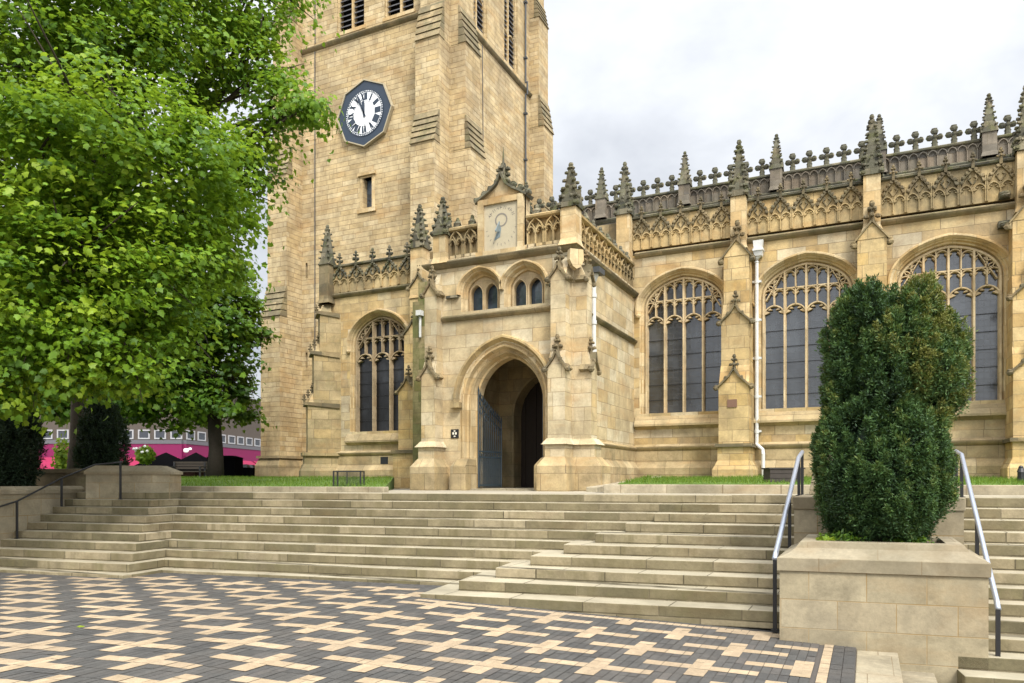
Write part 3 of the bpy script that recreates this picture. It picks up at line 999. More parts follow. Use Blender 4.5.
    for i, nm in enumerate(numerals):
        a = 2 * math.pi * i / 12
        s_, c_ = math.sin(a), math.cos(a)
        tot = sum(wd[ch] for ch in nm)
        e = -tot / 2
        def pt(q, ee): return FS(cx + q * s_ + ee * c_, cz + q * c_ - ee * s_, 0.162)
        def stroke(qa, ea, qb, eb, w=0.046): k.add([pt(qa, ea - w), pt(qa, ea + w), pt(qb, eb + w), pt(qb, eb - w)], [(0, 1, 2, 3)])
        for ch in nm:
            w = wd[ch]
            ra, rb = 0.60, 0.94
            if ch == 'I': stroke(ra, e + w / 2, rb, e + w / 2)
            elif ch == 'V': stroke(rb, e + 0.03, ra, e + w / 2); stroke(rb, e + w - 0.03, ra, e + w / 2, 0.026)
            else: stroke(rb, e + 0.03, ra, e + w - 0.03); stroke(rb, e + w - 0.03, ra, e + 0.03, 0.026)
            e += w
    k.build('numeral_ring', 'clock_blue', ck)
    for ang, L, w in ((-4, 0.62, 0.075), (-24, 0.95, 0.05)):
        k = MB()
        a = R(ang)
        s_, c_ = math.sin(a), math.cos(a)
        def F2(u, v, d): return FS(cx + u * c_ + v * s_, cz - u * s_ + v * c_, d)
        k.prism(F2, [(-0.03, -0.2), (0.03, -0.2), (w, L * 0.72), (0, L), (-w, L * 0.72)], 0.18, 0.21)
        k.build('hand', 'clock_blue', ck)


# ---------------------------------------------------------------- aisle
YA = 22.3
WIN = [(-5.0, 2.30), (-1.54, 2.30), (1.94, 2.30), (5.42, 2.30), (8.9, 2.30)]


def crest_parapet(F, u0, u1, z0, n, parent, Yw, name='parapet', himat='relief_stone', fs=0.32):
    """panelled parapet with ogee relief and a finial above every panel"""
    zc = z0 + 1.06
    b = MB()
    b.box(F, u0, u1, z0 + 0.1, zc, -0.30, 0.0)
    p = b.build(name, 'parapet_stone', parent)
    b = MB()
    b.sweep(F, [(u0, zc + 0.02), (u1, zc + 0.02)], [(-0.05, -0.34), (-0.05, 0.0), (-0.02, 0.08), (0.03, 0.09), (0.07, 0.03), (0.08, -0.34)], profclosed=True)
    b.build('coping', 'weathered_stone', p)
    w = (u1 - u0) / n
    r = MB(); hi = MB()
    for i in range(n):
        a, c = u0 + i * w, u0 + (i + 1) * w
        m = (a + c) / 2
        for x in (a + 0.02, c - 0.02):
            r.bar(F, [(x, z0 + 0.12), (x, z0 + 0.80)], 0.045, -0.01, 0.055)
        r.bar(F, [(m, z0 + 0.12), (m, z0 + 0.45)], 0.04, -0.01, 0.05)
        for s0, s1 in ((a, m), (m, c)):
            hd = small_head(s0 + 0.02, s1 - 0.02, z0 + 0.42, 0.17, 5)
            r.bar(F, hd, 0.045, -0.01, 0.06)
            cusps(r, F, s0 + 0.03, s1 - 0.03, z0 + 0.40, 0.15, -0.01, 0.04)
        # ogee hood over the pair, with crockets, running up into the finial
        for s in (-1, 1):
            og = [(m + s * w * 0.40, z0 + 0.62), (m + s * w * 0.33, z0 + 0.74), (m + s * w * 0.21, z0 + 0.84), (m + s * w * 0.09, z0 + 0.92), (m + s * 0.015, z0 + 1.06)]
            hi.bar(F, og, 0.045, -0.01, 0.075)
            hi.prism(F, [(m + s * 0.03, z0 + 0.78), (m + s * w * 0.20, z0 + 0.72), (m + s * w * 0.10, z0 + 0.86)][::s], -0.01, 0.05)
            for q in og[:4]:
                hi.blob(F(q[0], q[1] + 0.05, 0.05), (0.06, 0.05, 0.06), 5, 3, 0.25)
        for q in (-1, 1):
            hi.bar(F, [(m + q * 0.02, z0 + 0.60), (m + q * w * 0.16, z0 + 0.74)], 0.035, -0.01, 0.05)
        hi.box(F, m - 0.035, m + 0.035, z0 + 1.0, z0 + 1.16, 0.0, 0.10)
        poppy(hi, F(m, z0 + 1.10, 0.06), fs)
    r.build('panel_relief', 'parapet_stone', p)
    hi.build('ogee_cresting', himat, p)
    return p


def gablet(b, F, u0, u1, z, h, d, mi_dark=1):
    """gabled offset on a buttress: front gable slab with sloping roof behind"""
    m = (u0 + u1) / 2
    mi = b.mi
    b.prism(F, [(u0, z), (u1, z), (m, z + h)], d - 0.3, d)
    b.mi = mi_dark
    for s in (-1, 1):
        e = m + s * (u1 - u0) / 2
        b.bar(F, [(e + s * 0.07, z - 0.07), (m + s * (u1 - u0) * 0.16, z + h * 0.60), (m, z + h + 0.05)] if s < 0 else [(m, z + h + 0.05), (m + s * (u1 - u0) * 0.16, z + h * 0.60), (e + s * 0.07, z - 0.07)], 0.085, d - 0.28, d + 0.07)
        b.blob(F(e + s * 0.07, z - 0.06, d + 0.02), 0.085, 6, 4, 0.15)
        b.blob(F(m + s * (u1 - u0) * 0.26, z + h * 0.5, d + 0.03), 0.06, 5, 3, 0.2)
    poppy(b, F(m, z + h + 0.02, d - 0.08), 0.42)
    b.mi = mi


def aisle_buttress(cx, hw=0.41):
    F = south(YA)
    b = MB()
    def stage(z0, z1, w, d):
        b.box(F, cx - w, cx + w, z0, z1, -0.02, d)
    stage(-0.2, 0.55, hw + 0.14, 1.30)
    b.hexa([F(cx - hw - .14, .55, 1.30), F(cx + hw + .14, .55, 1.30), F(cx + hw + .14, .55, 0), F(cx - hw - .14, .55, 0), F(cx - hw - .02, .8, 1.18), F(cx + hw + .02, .8, 1.18), F(cx + hw + .02, .8, 0), F(cx - hw - .02, .8, 0)])
    stage(0.8, 1.18, hw + 0.02, 1.16)
    b.mi = 1
    b.box(F, cx - hw - 0.08, cx + hw + 0.08, 1.18, 1.27, -0.01, 1.24)
    b.mi = 0
    stage(1.27, 2.9, hw, 1.10)
    gablet(b, F, cx - hw, cx + hw, 2.9, 0.42, 1.10)
    b.hexa([F(cx - hw, 2.88, 1.08), F(cx + hw, 2.88, 1.08), F(cx + hw, 2.88, 0), F(cx - hw, 2.88, 0), F(cx - hw + .02, 3.5, .84), F(cx + hw - .02, 3.5, .84), F(cx + hw - .02, 3.5, 0), F(cx - hw + .02, 3.5, 0)])
    stage(3.4, 4.75, hw - 0.03, 0.85)
    gablet(b, F, cx - hw + 0.03, cx + hw - 0.03, 4.75, 0.40, 0.85)
    b.hexa([F(cx - hw + .03, 4.73, .83), F(cx + hw - .03, 4.73, .83), F(cx + hw - .03, 4.73, 0), F(cx - hw + .03, 4.73, 0), F(cx - hw + .05, 5.3, .60), F(cx + hw - .05, 5.3, .60), F(cx + hw - .05, 5.3, 0), F(cx - hw + .05, 5.3, 0)])
    stage(5.2, 6.62, hw - 0.06, 0.62)
    # plain gabled top with finial against the pinnacle shaft
    b.prism(F, [(cx - hw + 0.04, 6.62), (cx + hw - 0.04, 6.62), (cx, 7.05)], 0.1, 0.63)
    b.mi = 1
    for s in (-1, 1):
        pth = [(cx + s * (hw + 0.02), 6.56), (cx, 7.09)]
        b.bar(F, pth if s < 0 else pth[::-1], 0.07, 0.1, 0.68)
        b.blob(F(cx + s * (hw + 0.02), 6.5, 0.6), 0.10, 6, 4, 0.15)
    poppy(b, F(cx, 7.05, 0.45), 0.62)
    b.mi = 0
    return b.build('buttress', ['buttress_ashlar', 'relief_stone'], CATH)


def build_aisle():
    F = south(YA)
    A = MB()
    holes = [offset_path(arch_path(c, w / 2, 2.30, 5.52, 0.86, 14), 0.17) for c, w in WIN]
    hw_ = offset_path(arch_path(-16.08, 1.14, 2.05, 5.25, 0.98, 14), 0.17)
    A.sheet(F, [(-18.5, -0.2), (11.0, -0.2), (11.0, 7.2), (-18.5, 7.2)], holes + [hw_], 0)
    A.wbox(-18.5, -18.45, YA + 0.01, 29.5, -0.2, 8.0)
    A.wbox(10.95, 11.0, YA + 0.01, 29.5, -0.2, 8.0)
    aw = A.build('aisle_wall', 'aisle_ashlar', CATH)
    D = MB(); D.wbox(-18.3, 10.8, YA + 0.5, YA + 0.55, 0, 7.9); D.build('inner_darkness', 'dark_void', aw)
    for c, w in WIN:
        big_window(YA, c, w / 2, 2.30, 5.52, 0.86, 4, 4.98, 5.72)
    big_window(YA, -16.08, 1.14, 2.05, 5.25, 0.98, 3, 4.55, 5.50, dark=True)
    for u0, u1 in ((-6.45, 11.0), (-18.5, -10.6)):
        string(F, u0, u1, 7.18, 'string_course', 'ledge_stone', aw, 0.85)
        string(F, u0, u1, 1.22, 'plinth_moulding', 'plinth_stone', aw)
        p = MB()
        p.box(F, u0, u1, -0.3, 0.62, 0, 0.24)
        p.hexa([F(u0, .62, .24), F(u1, .62, .24), F(u1, .62, 0), F(u0, .62, 0), F(u0, .8, .1), F(u1, .8, .1), F(u1, .8, 0), F(u0, .8, 0)])
        p.box(F, u0, u1, 0.8, 1.14, 0, 0.08)
        p.build('plinth', 'plinth_stone', aw)
    vent = MB()
    vent.box(F, -15.95, -15.62, 0.84, 1.10, 0.02, 0.086)
    vent.build('vent', 'iron_black', CATH)
    for i, cx in enumerate((-3.33, 0.13, 3.58, 7.1)):
        aisle_buttress(cx)
    for cx in (-6.75, -3.33, 0.13, 3.58, 7.1):
        pinnacle((cx, YA - 0.12, 6.9), 1.62, 1.55, 0.21, CATH)
    for a, c in ((-6.54, -3.54), (-3.12, -0.08), (0.34, 3.37), (3.79, 6.89), (7.31, 10.9)):
        crest_parapet(F, a, c, 7.26, 5, CATH, YA)
    crest_parapet(F, -18.2, -14.45, 7.20, 5, CATH, YA, himat='weathered_stone', fs=0.46)
    pinnacle((-18.35, YA - 0.12, 6.9), 1.50, 1.45, 0.22, CATH, 'relief_stone', crock=5, plain=True)
    pinnacle((-14.15, YA - 0.25, 6.6), 1.85, 1.45, 0.24, CATH)
    pb = MB(); pb.box(F, -13.9, -6.96, 7.2, 8.3, -0.3, -0.004); pb.build('parapet', 'parapet_stone', CATH)
    # diagonal buttress at the south-west corner
    c45 = math.sqrt(0.5)
    def FD(u, v, d):                       # d runs out to the south-west, u across
        return Vector((-18.35 - d * c45 + u * c45, YA + 0.05 - d * c45 - u * c45, v))
    b = MB()
    hw = 0.42
    b.box(FD, -hw - .12, hw + .12, -0.3, 0.6, -0.4, 1.12)
    b.hexa([FD(-hw - .12, .6, 1.12), FD(hw + .12, .6, 1.12), FD(hw + .12, .6, -.4), FD(-hw - .12, .6, -.4), FD(-hw, .85, 1.0), FD(hw, .85, 1.0), FD(hw, .85, -.4), FD(-hw, .85, -.4)])
    b.box(FD, -hw, hw, 0.85, 1.16, -0.4, 0.98)
    b.box(FD, -hw - 0.08, hw + 0.08, 1.16, 1.28, -0.4, 1.06)
    for za, zb, d in ((1.28, 3.1, 0.86), (3.0, 5.0, 0.64), (4.9, 6.5, 0.42)):
        b.box(FD, -hw, hw, za, zb, -0.4, d)
        b.mi = 1
        b.hexa([FD(-hw - .05, zb - .06, d + .12), FD(hw + .05, zb - .06, d + .12), FD(hw + .05, zb - .16, -.3), FD(-hw - .05, zb - .16, -.3),
                FD(-hw - .05, zb + .05, d + .1), FD(hw + .05, zb + .05, d + .1), FD(hw + .05, zb + .01, -.3), FD(-hw - .05, zb + .01, -.3)])
        b.mi = 0
        b.hexa([FD(-hw, zb, d), FD(hw, zb, d), FD(hw, zb, 0), FD(-hw, zb, 0), FD(-.05, zb + .5, d - .25), FD(.05, zb + .5, d - .25), FD(.05, zb + .5, 0), FD(-.05, zb + .5, 0)])
        b.mi = 1
        for q in range(3):
            poppy(b, FD(0, zb + 0.08 + q * 0.18, d + 0.10 - q * 0.14), 0.30)
        poppy(b, FD(0, zb + 0.52, d - 0.26), 0.42)
        b.mi = 0
    b.build('buttress', ['old_and_shade_ashlar', 'relief_stone'], CATH)
    # buttress east of the west window, beside the porch
    b = MB()
    FB = south(YA)
    cx, hw = -14.05, 0.36
    b.box(FB, cx - hw - .12, cx + hw + .12, -0.3, 1.16, 0, 1.35)
    b.mi = 1; b.box(FB, cx - hw - 0.16, cx + hw + 0.16, 1.16, 1.28, -0.01, 1.42); b.mi = 0
    for za, zb, d in ((1.28, 3.3, 1.20), (3.2, 5.3, 0.85), (5.2, 7.0, 0.5)):
        b.box(FB, cx - hw, cx + hw, za, zb, 0, d)
        gablet(b, FB, cx - hw, cx + hw, zb, 0.42, d)
    b.build('buttress', ['buttress_ashlar', 'relief_stone'], CATH)
    # green, algae-covered corner beside the porch
    b = MB()
    b.box(FB, -13.8, -10.7, -0.3, 7.0, -0.1, 0.9)
    b.box(FB, -12.98, -12.36, -0.3, 5.9, 0.8, 2.5)
    b.build('stair_turret', 'mossy_stone', CATH)
    b = MB()
    b.tube([Vector((-12.66, YA - 2.56, z)) for z in (4.75, 5.45)], 0.04, 8)
    b.box(south(YA), -12.75, -12.57, 5.42, 5.58, 2.5, 2.68)
    b.build('drainpipe', 'white_paint', CATH)
    # roofs
    r = MB()
    r.add([(-18.4, YA + 0.3, 7.9), (10.9, YA + 0.3, 7.9), (10.9, 29.5, 9.4), (-16.8, 29.5, 9.4)], [(0, 1, 2, 3)])
    r.add([(-16.6, 29.8, 11.3), (11, 29.8, 11.3), (11, 34, 12.0), (-16.6, 34, 12.0)], [(0, 1, 2, 3)])
    r.build('roof', 'lead_roof', CATH)
    # rainwater pipe between the bays
    FP = south(YA)
    p = MB()
    px = -2.84
    p.tube([FP(px, 6.5, 0.12), FP(px, 1.35, 0.12), FP(px, 1.28, 0.14), FP(px + 0.18, 1.12, 0.26), FP(px + 0.2, 1.0, 0.32), FP(px + 0.2, 0.15, 0.32)], 0.052, 10)
    for z in (1.6, 2.6, 3.7, 4.8, 5.9):
        p.tube([FP(px, z, 0.12), FP(px, z + 0.10, 0.12)], 0.064, 10)
        p.box(FP, px - 0.12, px + 0.12, z + 0.03, z + 0.09, 0, 0.10)
    p.tube([FP(px, 6.5, 0.12), FP(px, 6.62, 0.13), FP(px + 0.1, 6.72, 0.16)], 0.07, 8)
    dp = p.build('drainpipe', 'white_paint', CATH)
    p = MB()
    p.hexa([FP(px - .05, 6.66, .24), FP(px + .15, 6.66, .24), FP(px + .15, 6.66, .02), FP(px - .05, 6.66, .02), FP(px - .08, 6.80, .28), FP(px + .18, 6.80, .28), FP(px + .18, 6.80, .02), FP(px - .08, 6.80, .02)])
    p.box(FP, px - .095, px + .195, 6.80, 6.86, .02, .30)
    p.hexa([FP(px - .07, 6.86, .24), FP(px + .15, 6.86, .24), FP(px + .15, 6.86, .02), FP(px - .07, 6.86, .02), FP(px - .09, 7.10, .26), FP(px + .19, 7.10, .26), FP(px + .19, 7.10, .10), FP(px - .09, 7.10, .10)])
    p.build('hopper', 'white_paint', dp)
    p = MB(); p.box(FP, -3.50, -3.24, 2.28, 2.50, 1.09, 1.125); p.build('plaque', 'plaque_bronze', CATH)
    # long cobbled soot pipe scar over bay three
    p = MB(); p.box(FP, 3.02, 3.26, 7.36, 7.52, 0.0, 0.16); p.blob(FP(3.14, 7.44, 0.18), (0.13, 0.10, 0.09), 7, 5); p.build('gargoyle', 'weathered_stone', CATH)
    p = MB(); p.box(FP, 3.0, 3.24, 6.62, 6.78, 0.0, 0.2); p.blob(FP(3.12, 6.68, 0.2), (0.11, 0.10, 0.08), 7, 5); p.build('gargoyle', 'weathered_stone', CATH)


def build_clerestory():
    Y = 29.5
    F = south(Y)
    b = MB()
    b.box(F, -16.6, 11, 7.5, 11.0, -0.4, 0)
    b.wbox(10.6, 11, Y + 0.4, 34, 7.5, 11.8)
    cw = b.build('clerestory_wall', 'clerestory_stone', CATH)
    string(F, -16.6, 11, 11.03, 'string_course', 'weathered_stone', cw)
    b = MB()
    b.box(F, -16.6, 11, 11.1, 11.74, -0.3, -0.02)
    pp = b.build('clerestory_parapet', 'clerestory_stone', CATH)
    b = MB()
    b.sweep(F, [(-16.6, 11.77), (11, 11.77)], [(-0.05, -0.34), (-0.05, 0.0), (-0.02, 0.07), (0.03, 0.08), (0.07, 0.03), (0.08, -0.34)], profclosed=True)
    b.build('coping', 'weathered_stone', pp)
    r = MB()
    w = 0.294
    n = int(27.6 / w)
    for i in range(n):
        a = -16.6 + i * w
        r.bar(F, [(a, 11.14), (a, 11.55)], 0.05, -0.03, 0.06)
        r.bar(F, small_head(a + 0.01, a + w - 0.01, 11.52, 0.17, 5), 0.05, -0.03, 0.06)
    r.build('panel_relief', 'clerestory_stone', pp)
    xs = [-13.42, -9.96, -6.50, -3.06, 0.41, 3.72, 7.2]
    for x in xs:
        pinnacle((x, Y - 0.05, 11.12), 0.86, 1.28, 0.21, CATH, 'clerestory_stone', crock=5, plain=True)
    first = None
    x = -16.0
    pos = []
    for a in [-16.88] + xs:
        for k in range(5):
            pos.append(a + 3.46 * (k + 0.95) / 5.9)
    for q in pos:
        if not (-15.5 < q < 9): continue
        if first is None:
            f = MB(); fleur(f, (0, 0, -0.06), 0.78)
            first = f.build('crest_finial', 'weathered_stone', pp)
            first.location = (q, Y + 0.12, 11.82)
            o = first
        else:
            o = first.copy(); COL.objects.link(o); o.parent = pp
            o.matrix_parent_inverse = first.matrix_parent_inverse.copy()
            o.location = (q, Y + 0.12, 11.82)


# ---------------------------------------------------------------- porch
YP = 17.0
PX0, PX1 = -10.62, -6.49


def build_porch():
    F = south(YP)
    FE = east(PX1)
    FWf = lambda u, v, d: Vector((PX0 - d, -u, v))
    door = arch_path(-8.375, 0.94, 0.0, 2.30, 1.15, 12, 'pointed')
    hole = offset_path(door, 0.34)
    hole[0] = (hole[0][0], 0.0); hole[-1] = (hole[-1][0], 0.0)
    wins = [(-9.06, 0.47, 4.68, 5.15, 0.46), (-7.80, 0.47, 4.68, 5.15, 0.46)]
    wp = [arch_path(*w, n=10) for w in wins]
    wh = [offset_path(p, 0.10) for p in wp]
    b = MB()
    b.sheet(F, [(PX0, -0.1), (hole[0][0], -0.1)] + hole + [(hole[-1][0], -0.1), (PX1, -0.1), (PX1, 6.2), (PX0, 6.2)], wh, 0)
    b.sheet(FE, [(YP, -0.1), (YA, -0.1), (YA, 6.2), (YP, 6.2)], [], 0)
    b.wbox(PX0, PX0 + 0.05, YP + 0.01, YA, -0.1, 6.2)
    b.wbox(PX0 + 0.06, PX1 - 0.06, YP + 0.9, YA, 4.2, 4.25)
    pw = b.build('porch_wall', 'porch_ashlar', CATH)
    # moulded doorway
    m = MB()
    m.sweep(F, door, [(0.34, 0.0), (0.30, -0.02), (0.27, 0.03), (0.23, 0.02), (0.20, -0.12), (0.14, -0.14), (0.11, -0.10), (0.08, -0.16), (0.05, -0.32), (0.0, -0.34), (0.0, -0.62)])
    ar = m.build('entrance_arch', 'dressed_stone', CATH)
    h = MB()
    hood = offset_path(arch_path(-8.375, 0.94, 2.28, 2.30, 1.15, 12, 'pointed'), 0.42)
    h.sweep(F, hood, [(-0.05, 0.0), (-0.03, 0.04), (0.02, 0.14), (0.07, 0.14), (0.09, 0.10), (0.10, 0.0)])
    for s in (0, -1):
        h.box(F, hood[s][0] - 0.13, hood[s][0] + 0.13, hood[s][1] - 0.12, hood[s][1] + 0.02, 0.0, 0.16)
    h.build('hood_mould', 'parapet_stone', ar)
    # door plinth blocks
    for a, c in ((-9.80, -9.34), (-7.41, -7.02)):
        p = MB()
        p.wbox(a, c, YP - 0.30, YP + 0.62, -0.1, 0.62)
        p.wedge(a, c, YP - 0.30, YP + 0.62, 0.62, 0.82, (0.12, 0.02, 0.18, 0.0))
        p.build('jamb_plinth', 'plinth_stone', ar, bevel=0.02)
    # interior lining
    i = MB()
    xl, xr, yb = -9.92, -6.85, 19.8
    i.add([(xl, YP + .6, 0), (xl, yb, 0), (xl, yb, 4.2), (xl, YP + .6, 4.2)], [(0, 1, 2, 3)])
    i.add([(xr, YP + .6, 0), (xr, yb, 0), (xr, yb, 4.2), (xr, YP + .6, 4.2)], [(0, 1, 2, 3)])
    back = arch_path(-8.42, 1.0, 0.0, 2.15, 1.2, 10, 'pointed')
    FB = south(yb)
    i.sheet(FB, [(xl, 0), (back[0][0], 0)] + back[1:-1] + [(back[-1][0], 0), (xr, 0), (xr, 4.2), (xl, 4.2)], [], 0)
    i.sweep(FB, back, [(0.06, 0), (0.05, 0.05), (0.0, 0.03), (0.0, -0.5)])
    FI = south(YP + 0.62)
    i.sheet(FI, [(xl, 0), (door[0][0], 0)] + door[1:-1] + [(door[-1][0], 0), (xr, 0), (xr, 4.2), (xl, 4.2)], [], 0)
    i.build('porch_interior', 'old_and_shade_ashlar', CATH)  # darker ashlar puts the shade inside the porch into the stone colour
    d = MB()
    d.box(FB, -9.6, -7.2, 0, 3.6, -0.6, -0.5)
    for x in (-9.3, -8.95, -8.6, -8.25, -7.9, -7.55): d.box(FB, x, x + 0.04, 0, 3.5, -0.5, -0.47)
    d.build('door', 'oak_door', CATH)
    fl = MB(); fl.wbox(xl, xr, YP - 0.02, yb + 0.6, -0.05, 0.035); fl.build('threshold', 'kerb_stone', CATH)
    # two small upper windows
    for (cx, hw, z0, zs, rise), path in zip(wins, wp):
        w = MB()
        w.sweep(F, path, [(0.10, 0.0), (0.08, -0.03), (0.05, -0.15), (0.0, -0.17), (-0.02, -0.42)])
        wn = w.build('porch_window', 'dressed_stone', CATH)
        gl = MB(); gl.sheet(F, path, [], -0.40); gl.build('glass', 'small_glass', wn)
        t = MB()
        # two trefoil-headed lights cut from a stone panel
        la = arch_path(cx - 0.22, 0.195, z0 + 0.03, zs + 0.0, 0.27, 6, 'pointed')
        lb = arch_path(cx + 0.22, 0.195, z0 + 0.03, zs + 0.0, 0.27, 6, 'pointed')
        inner = offset_path(path, -0.01)
        inner[0] = (inner[0][0], z0); inner[-1] = (inner[-1][0], z0)
        t.sheet(F, inner, [la, lb], -0.24)
        for l in (la, lb):
            t.sweep(F, l, [(0.0, -0.24), (-0.01, -0.38)])
            t.bar(F, l, 0.05, -0.25, -0.20)
        t.build('tracery', 'tracery_stone', wn)
        hd = offset_path(arch_path(cx, hw, zs - 0.02, zs, rise, 10), 0.14)
        h = MB()
        h.sweep(F, hd, [(-0.03, 0), (-0.02, 0.03), (0.02, 0.10), (0.06, 0.10), (0.075, 0.0)])
        h.build('hood_mould', 'dressed_stone', wn)
    s = MB()
    for a, c in ((-10.05, -9.70), (-7.10, -6.95)):
        s.box(F, a, c, 5.06, 5.13, 0.0, 0.09)
    s.build('hood_return', 'weathered_stone', pw)
    # string courses and cornice, each butted at the corner
    string(F, -10.18, -6.97, 4.52, 'string_course', 'ledge_stone', pw, 0.75)
    string(FE, YP + 0.46, YA, 4.52, 'string_course', 'ledge_stone', pw, 0.75)
    def around(z, k, name, m, y1=YA):
        b = MB()
        pts = [(PX0, YA), (PX0, YP), (PX1, YP), (PX1, y1)]
        rows = []
        nr = [(-1, 0), (-0.7071, -0.7071), (0.7071, -0.7071), (1, 0)]
        prof = [(z + a * k, d * k) for a, d in STRING]
        for (x, y), (nx, ny) in zip(pts, nr):
            mlt = 1.4142 if abs(nx) < 0.9 else 1
            rows.append([Vector((x + nx * d * mlt, y + ny * d * mlt, zz)) for zz, d in prof])
        mm = len(prof)
        b.add([q for r in rows for q in r], [(i * mm + j, (i + 1) * mm + j, (i + 1) * mm + j + 1, i * mm + j + 1) for i in range(3) for j in range(mm - 1)])
        b.build(name, m, pw)
    around(5.97, 1.0, 'cornice', 'ledge_stone')
    # plinth of the east wall
    p = MB()
    p.box(FE, YP + 0.5, YA - 0.24, -0.1, 0.62, 0, 0.22)
    p.hexa([FE(YP + .5, .62, .22), FE(YA - .24, .62, .22), FE(YA - .24, .62, 0), FE(YP + .5, .62, 0), FE(YP + .5, .8, .09), FE(YA - .24, .8, .09), FE(YA - .24, .8, 0), FE(YP + .5, .8, 0)])
    p.box(FE, YP + 0.5, YA - 0.1, 0.8, 1.14, 0, 0.07)
    p.build('plinth', 'plinth_stone', pw)
    string(FE, YP + 0.5, YA, 1.2, 'plinth_moulding', 'plinth_stone', pw, 0.8)
    # angle buttresses
    def butt(Fb, u0, u1, pr):
        b = MB()
        e = 0.16
        b.mi = 2
        b.box(Fb, u0 - e, u1 + e, -0.1, 0.60, -0.02, pr + 0.30)
        b.hexa([Fb(u0 - e, .6, pr + .3), Fb(u1 + e, .6, pr + .3), Fb(u1 + e, .6, -.02), Fb(u0 - e, .6, -.02), Fb(u0 - .03, .82, pr + .12), Fb(u1 + .03, .82, pr + .12), Fb(u1 + .03, .82, -.02), Fb(u0 - .03, .82, -.02)])
        b.mi = 0
        b.box(Fb, u0 - 0.03, u1 + 0.03, 0.82, 1.12, -0.02, pr + 0.10)
        b.hexa([Fb(u0 - .10, 1.12, pr + .18), Fb(u1 + .10, 1.12, pr + .18), Fb(u1 + .10, 1.12, -.02), Fb(u0 - .10, 1.12, -.02), Fb(u0, 1.27, pr + .05), Fb(u1, 1.27, pr + .05), Fb(u1, 1.27, -.02), Fb(u0, 1.27, -.02)])
        b.box(Fb, u0, u1, 1.25, 3.0, -0.02, pr)
        gablet(b, Fb, u0, u1, 3.0, 0.34, pr)
        b.hexa([Fb(u0, 3.0, pr), Fb(u1, 3.0, pr), Fb(u1, 3.0, 0), Fb(u0, 3.0, 0), Fb(u0 + .03, 3.4, pr - .12), Fb(u1 - .03, 3.4, pr - .12), Fb(u1 - .03, 3.4, 0), Fb(u0 + .03, 3.4, 0)])
        b.box(Fb, u0 + 0.03, u1 - 0.03, 3.3, 5.2, -0.02, pr - 0.12)
        gablet(b, Fb, u0 + 0.03, u1 - 0.03, 5.2, 0.30, pr - 0.12)
        b.hexa([Fb(u0 + .03, 5.2, pr - .12), Fb(u1 - .03, 5.2, pr - .12), Fb(u1 - .03, 5.2, 0), Fb(u0 + .03, 5.2, 0), Fb(u0 + .05, 5.75, .02), Fb(u1 - .05, 5.75, .02), Fb(u1 - .05, 5.75, -.02), Fb(u0 + .05, 5.75, -.02)])
        b.build('buttress', ['porch_ashlar', 'relief_stone', 'plinth_stone'], CATH)
    butt(F, -6.97, -6.52, 0.46)
    butt(F, -10.60, -10.17, 0.42)
    butt(FE, YP + 0.03, YP + 0.46, 0.46)
    # carved corner shield under the cornice
    s = MB()
    s.prism(lambda u, v, d: Vector((-6.42 + u * .7071 + d * .7071, YP - .10 + u * .7071 - d * .7071, v)), [(-.17, 5.84), (.17, 5.84), (.19, 5.58), (.10, 5.42), (0, 5.36), (-.10, 5.42), (-.19, 5.58)], 0.0, 0.16)
    s.build('carved_shield', 'dressed_stone', CATH)
    # parapets: south (two lengths either side of the sundial) and east
    def pierced(Fp, u0, u1, n, pts=True):
        z0, z1 = 6.12, 6.88
        b = MB()
        b.box(Fp, u0, u1, z0 - 0.1, z0 + 0.08, -0.26, -0.02)
        b.sweep(Fp, [(u0, z1), (u1, z1)], [(-0.05, -0.30), (-0.05, -0.02), (-0.02, 0.05), (0.03, 0.06), (0.07, 0.0), (0.08, -0.30)], profclosed=True)
        b.box(Fp, u0, u1, z0, z1, -0.24, -0.14)
        pr = b.build('porch_parapet', 'parapet_stone', CATH)
        w = (u1 - u0) / n
        r = MB()
        for i in range(n):
            a, c = u0 + i * w, u0 + (i + 1) * w
            m = (a + c) / 2
            for x in (a + 0.025, m, c - 0.025):
                r.bar(Fp, [(x, z0), (x, z0 + 0.42)], 0.05, -0.15, 0.0)
            for s0, s1 in ((a, m), (m, c)):
                r.bar(Fp, small_head(s0 + 0.02, s1 - 0.02, z0 + 0.36, 0.16, 5), 0.05, -0.15, 0.0)
                cusps(r, Fp, s0 + 0.03, s1 - 0.03, z0 + 0.34, 0.14, -0.15, -0.04)
            for s in (-1, 1):
                r.bar(Fp, [(m + s * (w / 2 - 0.02), z0 + 0.44), (m + s * w * 0.3, z0 + 0.60), (m + s * 0.02, z0 + 0.72)], 0.05, -0.15, 0.01)
                r.bar(Fp, [(m, z0 + 0.44), (m + s * w * 0.24, z0 + 0.62)], 0.04, -0.15, -0.02)
        r.build('pierced_tracery', 'parapet_stone', pr)
        for i in range(n):
            c = MB()
            m = u0 + (i + 0.5) * w
            c.blob(Fp(m, z1 + 0.13, -0.12), (0.12, 0.11, 0.14), 7, 5, 0.15)
            c.blob(Fp(m, z1 + 0.28, -0.12), (0.06, 0.06, 0.08), 6, 4, 0.15)
            c.build('crest_finial', 'weathered_stone', pr)
    pierced(F, -10.02, -9.14, 2)
    pierced(F, -7.74, -6.78, 2)
    pierced(FE, YP + 0.30, YA - 0.1, 8)
    pinnacle((-6.56, YP + 0.05, 6.0), 1.02, 1.02, 0.20, CATH, crock=4)
    pinnacle((-10.22, YP + 0.05, 6.0), 0.85, 0.95, 0.19, CATH, crock=4)
    # sundial: framed panel, ogee gable, finial and spike
    s = MB()
    x0, x1 = -9.10, -7.80
    xm = (x0 + x1) / 2
